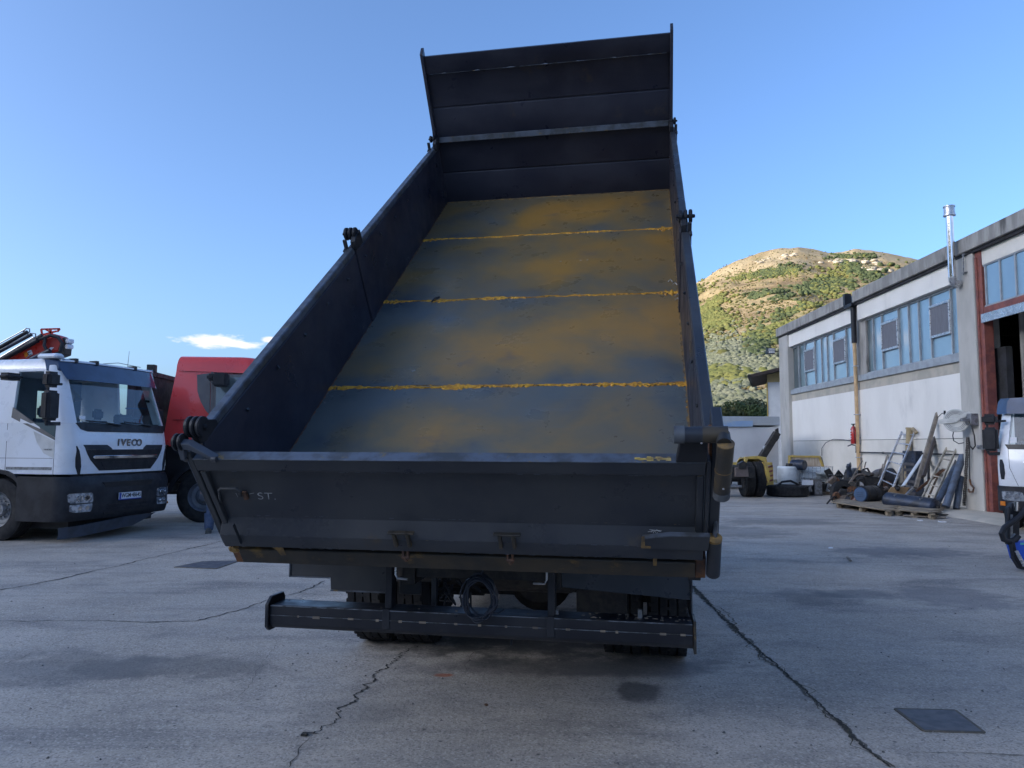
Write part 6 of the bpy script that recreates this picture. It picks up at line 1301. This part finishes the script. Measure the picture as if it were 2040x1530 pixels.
# pallets
def pallet(P0,P1,P2,label,seed,mat=woodg):
    """P0 front left corner, P1 front right, P2 back left, on the ground"""
    a=(P1-P0); c_=(P2-P0); t=T0('wooden_pallet',label,'pallet',P0); rnd=random.Random(seed)
    L=a.length; ua=a.normalized(); Wd=c_.length; uc=c_.normalized()
    for k in range(6):
        u=uc*(Wd*(k+.5)/6); b=B(); b.bar(u+Vector((0,0,.135)),u+a+Vector((0,0,.135+rnd.uniform(-.004,.006))),Wd/6*.72,.022); b.obj('board',mat,t)
    for j in range(3):
        s0=a*(j*.45+.04); b=B(); b.bar(s0+Vector((0,0,.112)),s0+c_+Vector((0,0,.112)),.10,.02); b.obj('stringer',mat,t); b=B(); b.bar(s0+Vector((0,0,.011)),s0+c_+Vector((0,0,.011)),.10,.02); b.obj('stringer',mat,t)
        for k in (0.04,.5,.96): b=B(); q=s0+c_*k; b.bar(q+Vector((0,0,.023))-uc*.05,q+Vector((0,0,.101+.0))+uc*.001-uc*.05,.10,.10) if 0 else b.box(q.x-.06,q.x+.06,q.y-.06,q.y+.06,.0215,.1015); b.obj('block',mat,t)
    return t
palw=pm('old_pallet_wood',(.27,.22,.15),(.18,.14,.10),scale=5,rough=.9,bump=.002)
pallet(pg(1668,1012),pg(1778,1030),pg(1690,995),'weathered wooden pallet under the pink gearbox housing and the blue lidded drum',1,palw)
pallet(pg(1785,1028),pg(1862,1036),pg(1812,1008),'weathered wooden pallet under the long dark gas cylinder',2,palw)
t=T0('loose_boards','flat brown boards on the ground at the foot of the leaning pipes','boards',pg(1850,1026)); 
for k,(a,c_) in enumerate((((1790,1022),(1890,1028)),((1800,1030),(1885,1034)),((1820,1018),(1890,1021)))):
    A_,C_=pg(*a)-pg(1850,1026),pg(*c_)-pg(1850,1026); b=B(); b.bar(A_+Vector((0,0,.03+k*.006)),C_+Vector((0,0,.035+k*.006)),.16,.02); b.obj('board',woodg,t)
# long gas cylinder on its cradle
O=pd(1815,1003,17.9); t=T0('gas_cylinder','long dark blue gas cylinder lying on its side in front of the ladders','cylinder',O)
a,c_=pd(1768,996,18.6)-O,pd(1862,1010,17.6)-O; dr=(c_-a).normalized(); b=B(); b.cyl(a,c_,.20,n=28); b.cyl(a-dr*.08,a,.12,.195,n=28,cap=True); b.cyl(c_,c_+dr*.05,.195,.15,n=28); b.obj('barrel',tankd,t,bev=.006); B().cyl(c_+dr*.051,c_+dr*.10,.05,n=12).obj('valve',blackm,t)
for u in (.08,.62): q=a+(c_-a)*u; B().box(q.x-.035,q.x+.035,q.y-.24,q.y-.20,-O.z+.13,q.z+.16).obj('cradle_post',greym,t,bev=.004)
# ---- things leaning on the wall.  foot on the ground, head on the wall
def WX(z_off=0): return 11.3
def leanpts(tx,ty,bx,by,xt=11.30,xb=10.4): return pX(tx,ty,xt),pX(bx,by,xb)
def ladder(tl,tr,bl,br,rungs,label,mat,xt,xb,rw=.022):
    t0,t1=pX(*tl,xt),pX(*tr,xt); b0,b1=pX(*bl,xb),pX(*br,xb); O=Vector((b0.x,b0.y,0)); t=T0('ladder',label,'ladder',O)
    for (p,q) in ((t0,b0),(t1,b1)): b=B(); b.bar(q-O,p-O,.03,.065,up=(0,0,1)); b.obj('rail',mat,t,bev=.004)
    for k in range(rungs):
        u=(k+.7)/rungs; b=B(); b.cyl(b0+(t0-b0)*u-O,b1+(t1-b1)*u-O,rw*.8,n=8); b.obj('rung',mat,t)
ladder((1797,860),(1823,860),(1750,968),(1775,982),6,'tall grey aluminium ladder leaning on the wall left of the white board',alu,11.28,10.3)
ladder((1886,892),(1905,895),(1836,995),(1857,1002),6,'shorter weathered ladder leaning on the wall beside the grey pipes',pm('weathered_ladder_wood',(.40,.36,.29),(.3,.27,.22),rough=.7),11.25,10.2)
def plank(name,label,cat,top,bot,w,h,mat,xt=11.3,xb=10.4,round_=0):
    p,q=pX(*top,xt),pX(*bot,xb); q.z=max(q.z,.02); O=Vector((q.x,q.y,0)); t=T0(name,label,cat,O) if 0 else None
    b=B()
    if round_: b.cyl(q,p,round_,n=20)
    else: b.bar(q,p,w,h,up=(1,0,0))
    return b.obj(name,mat,bev=.004 if not round_ else .0,label=label,cat=cat)
whb=pm('white_board',(.58,.62,.66),(.5,.53,.56),rough=.5)
plank('white_board','long white board leaning between the tall ladder and the wooden beam','board',(1846,898),(1799,968),.17,.03,whb,11.28,10.5)
plank('wooden_beam','long grey brown timber reaching highest on the wall left of the hose reel','beam',(1868,822),(1824,972),.10,.08,woodg,11.3,10.3)
plank('dark_beam','dark steel beam leaning close behind the long timber','beam',(1862,870),(1838,950),.20,.08,pm('brown_black_beam',(.09,.075,.07),rough=.7),11.32,10.7)
plank('short_plank','short brown plank leaning left of the tall ladder','plank',(1767,908),(1752,965),.13,.03,woodg,11.32,10.7)
plank('wooden_lath','thin pale lath leaning just left of the short brown plank','lath',(1759,925),(1748,968),.05,.03,woodg,11.32,10.8)
plank('rusty_beam','rusty red brown channel beam lying low behind the shorter ladder','beam',(1880,935),(1826,978),.09,.06,rust,11.2,10.4)
plank('dark_plank','dark brown plank behind the rungs of the shorter ladder','plank',(1872,940),(1850,990),.14,.04,pm('dark_brown_wood',(.13,.09,.06),rough=.8),11.25,10.4)
plank('dark_plank','narrow black brown plank below the long timber','plank',(1850,905),(1850,955),.10,.04,pm('black_brown_wood',(.05,.045,.04),rough=.8),11.33,10.9)
P=pd(1790,977,20.0); t=T0('plywood_offcut','light brown plywood offcut lying on the scrap in front of the tall ladder','plywood',P)
world_prism('sheet',[(1776,970),(1812,971),(1800,989),(1766,985)],19.9,.03,carton,P,t,.002)
P=pd(1812,978,19.6); t=T0('bracket_frame','folded grey steel angle beside the plywood offcut','bracket',P); b=B(); b.bar(pd(1803,988,19.5)-P,pd(1822,970,19.7)-P,.05,.05); b.bar(pd(1806,968,19.7)-P,pd(1822,971,19.7)-P,.05,.04); b.obj('angle',greym,t)
# pipes
plank('grey_pipe','thick blue grey pipe leaning left of the tallest grey pipe','pipe',(1904,928),(1868,1000),0,0,pipeg,11.2,10.4,round_=.075)
plank('grey_pipe','tallest thick blue grey pipe leaning in the corner by the chain','pipe',(1918,908),(1884,1010),0,0,pipeg,11.15,10.45,round_=.085)
plank('grey_pipe','thin grey pipe leaning behind the thick blue grey pipes','pipe',(1905,918),(1880,985),0,0,greyplas,11.25,10.6,round_=.04)
plank('grey_pipe','short dark grey pipe at the foot of the concrete column','pipe',(1914,950),(1905,1014),0,0,pipeg,11.05,10.75,round_=.075)
plank('grey_beam','brown grey square timber wedged between the leaning pipes','beam',(1919,905),(1890,1000),.06,.06,woodg,11.2,10.6)
# upright brown clay pipes
for (top,bot,lab,r,m_) in (((1812,852),(1807,968),'tall tan brown flue pipe standing behind the tall ladder',.085,pm('tan_clay_pipe',(.36,.28,.16),(.24,.19,.13),scale=5,rough=.8)),((1800,925),(1796,965),'short tan grey pipe standing behind the lower part of the tall ladder',.09,pm('tan_grey_pipe',(.26,.23,.18),(.18,.16,.13),rough=.8))):
    p,q=pX(*top,11.25),pX(*bot,11.1); t=T0('flue_pipe',lab,'pipe',Vector((q.x,q.y,q.z))); b=B(); b.cyl((0,0,0),p-q,r,n=20); b.obj('pipe',m_,t); b=B(); b.cyl((p-q)*.97,(p-q)*1.0,r*1.2,n=20); b.obj('collar',ochre if 0 else m_,t)
p=pX(1817,856,11.2); b=B(); b.tube([p,p+Vector((-.02,-.08,.02)),p+Vector((-.02,-.16,-.03)),p+Vector((0,-.22,-.1))],.05,10); b.obj('elbow_scrap',MATS['tan_clay_pipe'],label='bent tan pipe elbow sticking out at the top of the tall flue pipe',cat='pipe elbow')
# dark louvre crate behind the beams
P0=pX(1815,898,11.32); P1=pX(1844,960,11.32); t=T0('louvre_crate','dark blue slatted crate against the wall behind the white board','crate',Vector((11.15,P1.y,0)))
B().box(-.08,.12,P1.y-P1.y,P0.y-P1.y,.0,P0.z).obj('box',tankd,t,bev=.01)
for k in range(6): z=.25+k*.16; B().box(-.10,-.081,.05,P0.y-P1.y-.05,z,z+.08).obj('slat',greyplas,t)
B().cyl(pX(1779,955,11.0),pX(1779,955,11.0)+Vector((-.12,0,0)),.33,n=28).obj('round_cover',black,bev=.03,label='round black cover disc behind the foot of the tall ladder',cat='cover disc')
b=B(); b.tube([pX(1725,965,11.0),pX(1735,950,11.0),pX(1748,942,11.1),pX(1758,940,11.1)],.11,10); b.obj('flexible_duct',greyplas,label='thick grey flexible duct behind the scrap heap left of the tall ladder',cat='duct')
# ---- wall mounted things
def wmount(name,label,cat): t=T0(name,label,cat,WP,WA); return t
t=wmount('hose_reel','round white hose reel on a bracket on the column by the doorway','hose reel'); 
C_=pw(1905,838,-.42); rx=Matrix.Translation((-.42,C_.y,C_.z))@Matrix.Rotation(R(57),4,'Z')
reelm=pm('pale_grey_reel',(.60,.60,.56),(.5,.5,.47),scale=5,rough=.5)
b=B(rx); b.lathe([(-.09,.05),(-.09,.27),(-.075,.28),(-.07,.15),(.07,.15),(.075,.28),(.09,.27),(.09,.05)],36); b.obj('drum',reelm,t); b=B(rx)
for r_ in (.17,.20,.23): b.tube([( -.092,r_*math.cos(a),r_*math.sin(a)) for a in [k*R(15) for k in range(24)]],.006,5,closed=True)
b.obj('drum_rib',greym,t,kind='stuff'); b=B(rx); b.cyl((-.13,0,0),(-.085,0,0),.05,n=16); b.prism([(-.35,.17),(-.28,.22),(.05,.06),(.38,.03),(.38,-.09),(.03,-.06)],'x',-.125,-.10); b.obj('arm',reelm,t,bev=.008); b=B(); b.box(-.30,-.12,-.45,-.2,C_.z-.12,C_.z+.16); b.box(-.46,-.3,-.38,-.28,C_.z-.03,C_.z+.05); b.obj('bracket',greym,t,bev=.01)
def W2(x,y,off=-.3): p=pw(x,y,off); return (off,p.y,p.z)
b=B(); b.tube([W2(1930,838),W2(1936,850),W2(1941,868),W2(1943,888),W2(1938,895),W2(1932,888),W2(1930,872)],.018,6); b.tube([W2(1900,858),W2(1898,868),W2(1900,878),W2(1910,884),W2(1920,882)],.012,6); b.obj('hose',blackm,t); b=B(); b.tube([W2(1884,822),W2(1876,824),W2(1868,832)],.010,6); b.cyl(W2(1882,818,-.35),W2(1882,827,-.35),.025,n=8); b.obj('hose_end',black,t)
# hanging chain
t=wmount('hanging_chain','rusty dark chain hanging down the column below the hose reel','chain'); b=B()
p0,p1=W2(1930,872,-.24),W2(1922,1008,-.16); n=60
for s_ in (0,1):
    for i in range(n):
        c_=Vector(p0)*(1-i/n)+Vector(p1)*(i/n)+Vector((0,s_*.07+.01*math.sin(i*.7),0)); ax=Vector((1,0,0)) if i%2 else Vector((0,1,0))
        b.tube([c_+ax*.016*math.cos(a)+Vector((0,0,.026*math.sin(a))) for a in [k*R(60) for k in range(6)]],.007,4,closed=True)
b.obj('links',pm('chain_rust',(.09,.075,.06),(.05,.045,.04),scale=20,rough=.8),t,kind='stuff'); b=B(); b.tube([W2(1932,955,-.2),W2(1934,965,-.2),W2(1940,972,-.2),W2(1938,980,-.2),W2(1931,980,-.2),W2(1929,974,-.2)],.022,8); b.obj('hook',rust,t); b=B(); b.tube([W2(1932,880,-.2),W2(1931,920,-.2),W2(1932,955,-.2)],.012,6); b.obj('hook_cable',blackm,t)
# fire extinguisher
t=wmount('fire_extinguisher','red fire extinguisher hanging on the wall beside the tan downpipe','fire extinguisher'); c_=pw(1701,866,-.2)
b=B(); b.lathe([(-.30,.0),(-.30,.085),(-.27,.095),(.17,.095),(.25,.06),(.28,.03),(.28,0)],24,Matrix.Translation((-.2,c_.y+.02,c_.z)),axis='z'); b.obj('bottle',extred,t); b=B(); b.cyl((-.2,c_.y+.02,c_.z+.28),(-.2,c_.y+.02,c_.z+.34),.03,n=10); b.box(-.26,-.14,c_.y-.03,c_.y+.05,c_.z+.33,c_.z+.36); b.obj('valve',black,t)
b=B(); 
for k,z in enumerate((.1,.02,-.06,-.13)): b.box(-.297,-.293,c_.y+.02-.045,c_.y+.02+.045-(k%2)*.02,c_.z+z,c_.z+z+(.05 if k==0 else .025))
b.obj('label_print',platew,t,kind='stuff'); b=B(); b.tube([(-.2,c_.y-.05,c_.z+.3),(-.24,c_.y-.12,c_.z+.1),(-.2,c_.y-.1,c_.z-.3)],.012,6); b.obj('hose',black,t)
# tap and pipework
t=wmount('wall_pipe','thin dark water pipe running low along the white wall','pipe'); b=B(); zz=pw(1800,903,-.1).z
b.cyl((-.08,.3,zz),(-.08,6.55,zz-.0),.018,n=8); b.cyl((-.08,6.5,zz),(-.08,6.5,zz+.22),.018,n=8); b.obj('pipe',blackm,t); b=B()
for y in (2.3,4.6): b.cyl((-.08,y-.05,zz),(-.08,y+.05,zz),.03,n=8)
b.obj('pipe_joint',blackm,t,kind='stuff'); b=B(); b.tube([(-.1,6.5,zz+.22),(-.2,6.55,zz+.25),(-.22,6.8,zz+.2)],.02,6); b.obj('tap',black,t); b=B(); b.box(-.12,-.02,6.25,6.45,zz+.25,zz+.5); b.obj('valve_box',greym,t)
t=wmount('wall_cable','thin curved grey cable arching over the wall left of the extinguisher','cable'); b=B(); b.tube([W2(1637,908,-.05),W2(1637,893,-.06),W2(1645,882,-.07),W2(1660,875,-.07),W2(1680,876,-.07),W2(1698,879,-.08)],.012,6); b.obj('cable',greyplas,t)
b=B(); b.box(-.26,-.10,-.70,-.58,1.52,1.62); b.cyl((-.3,-.64,1.57),(-.26,-.64,1.57),.03,n=10); o=b.obj('door_lock',greym,label='small grey lock box on the red door post',cat='lock'); o.matrix_world=WM
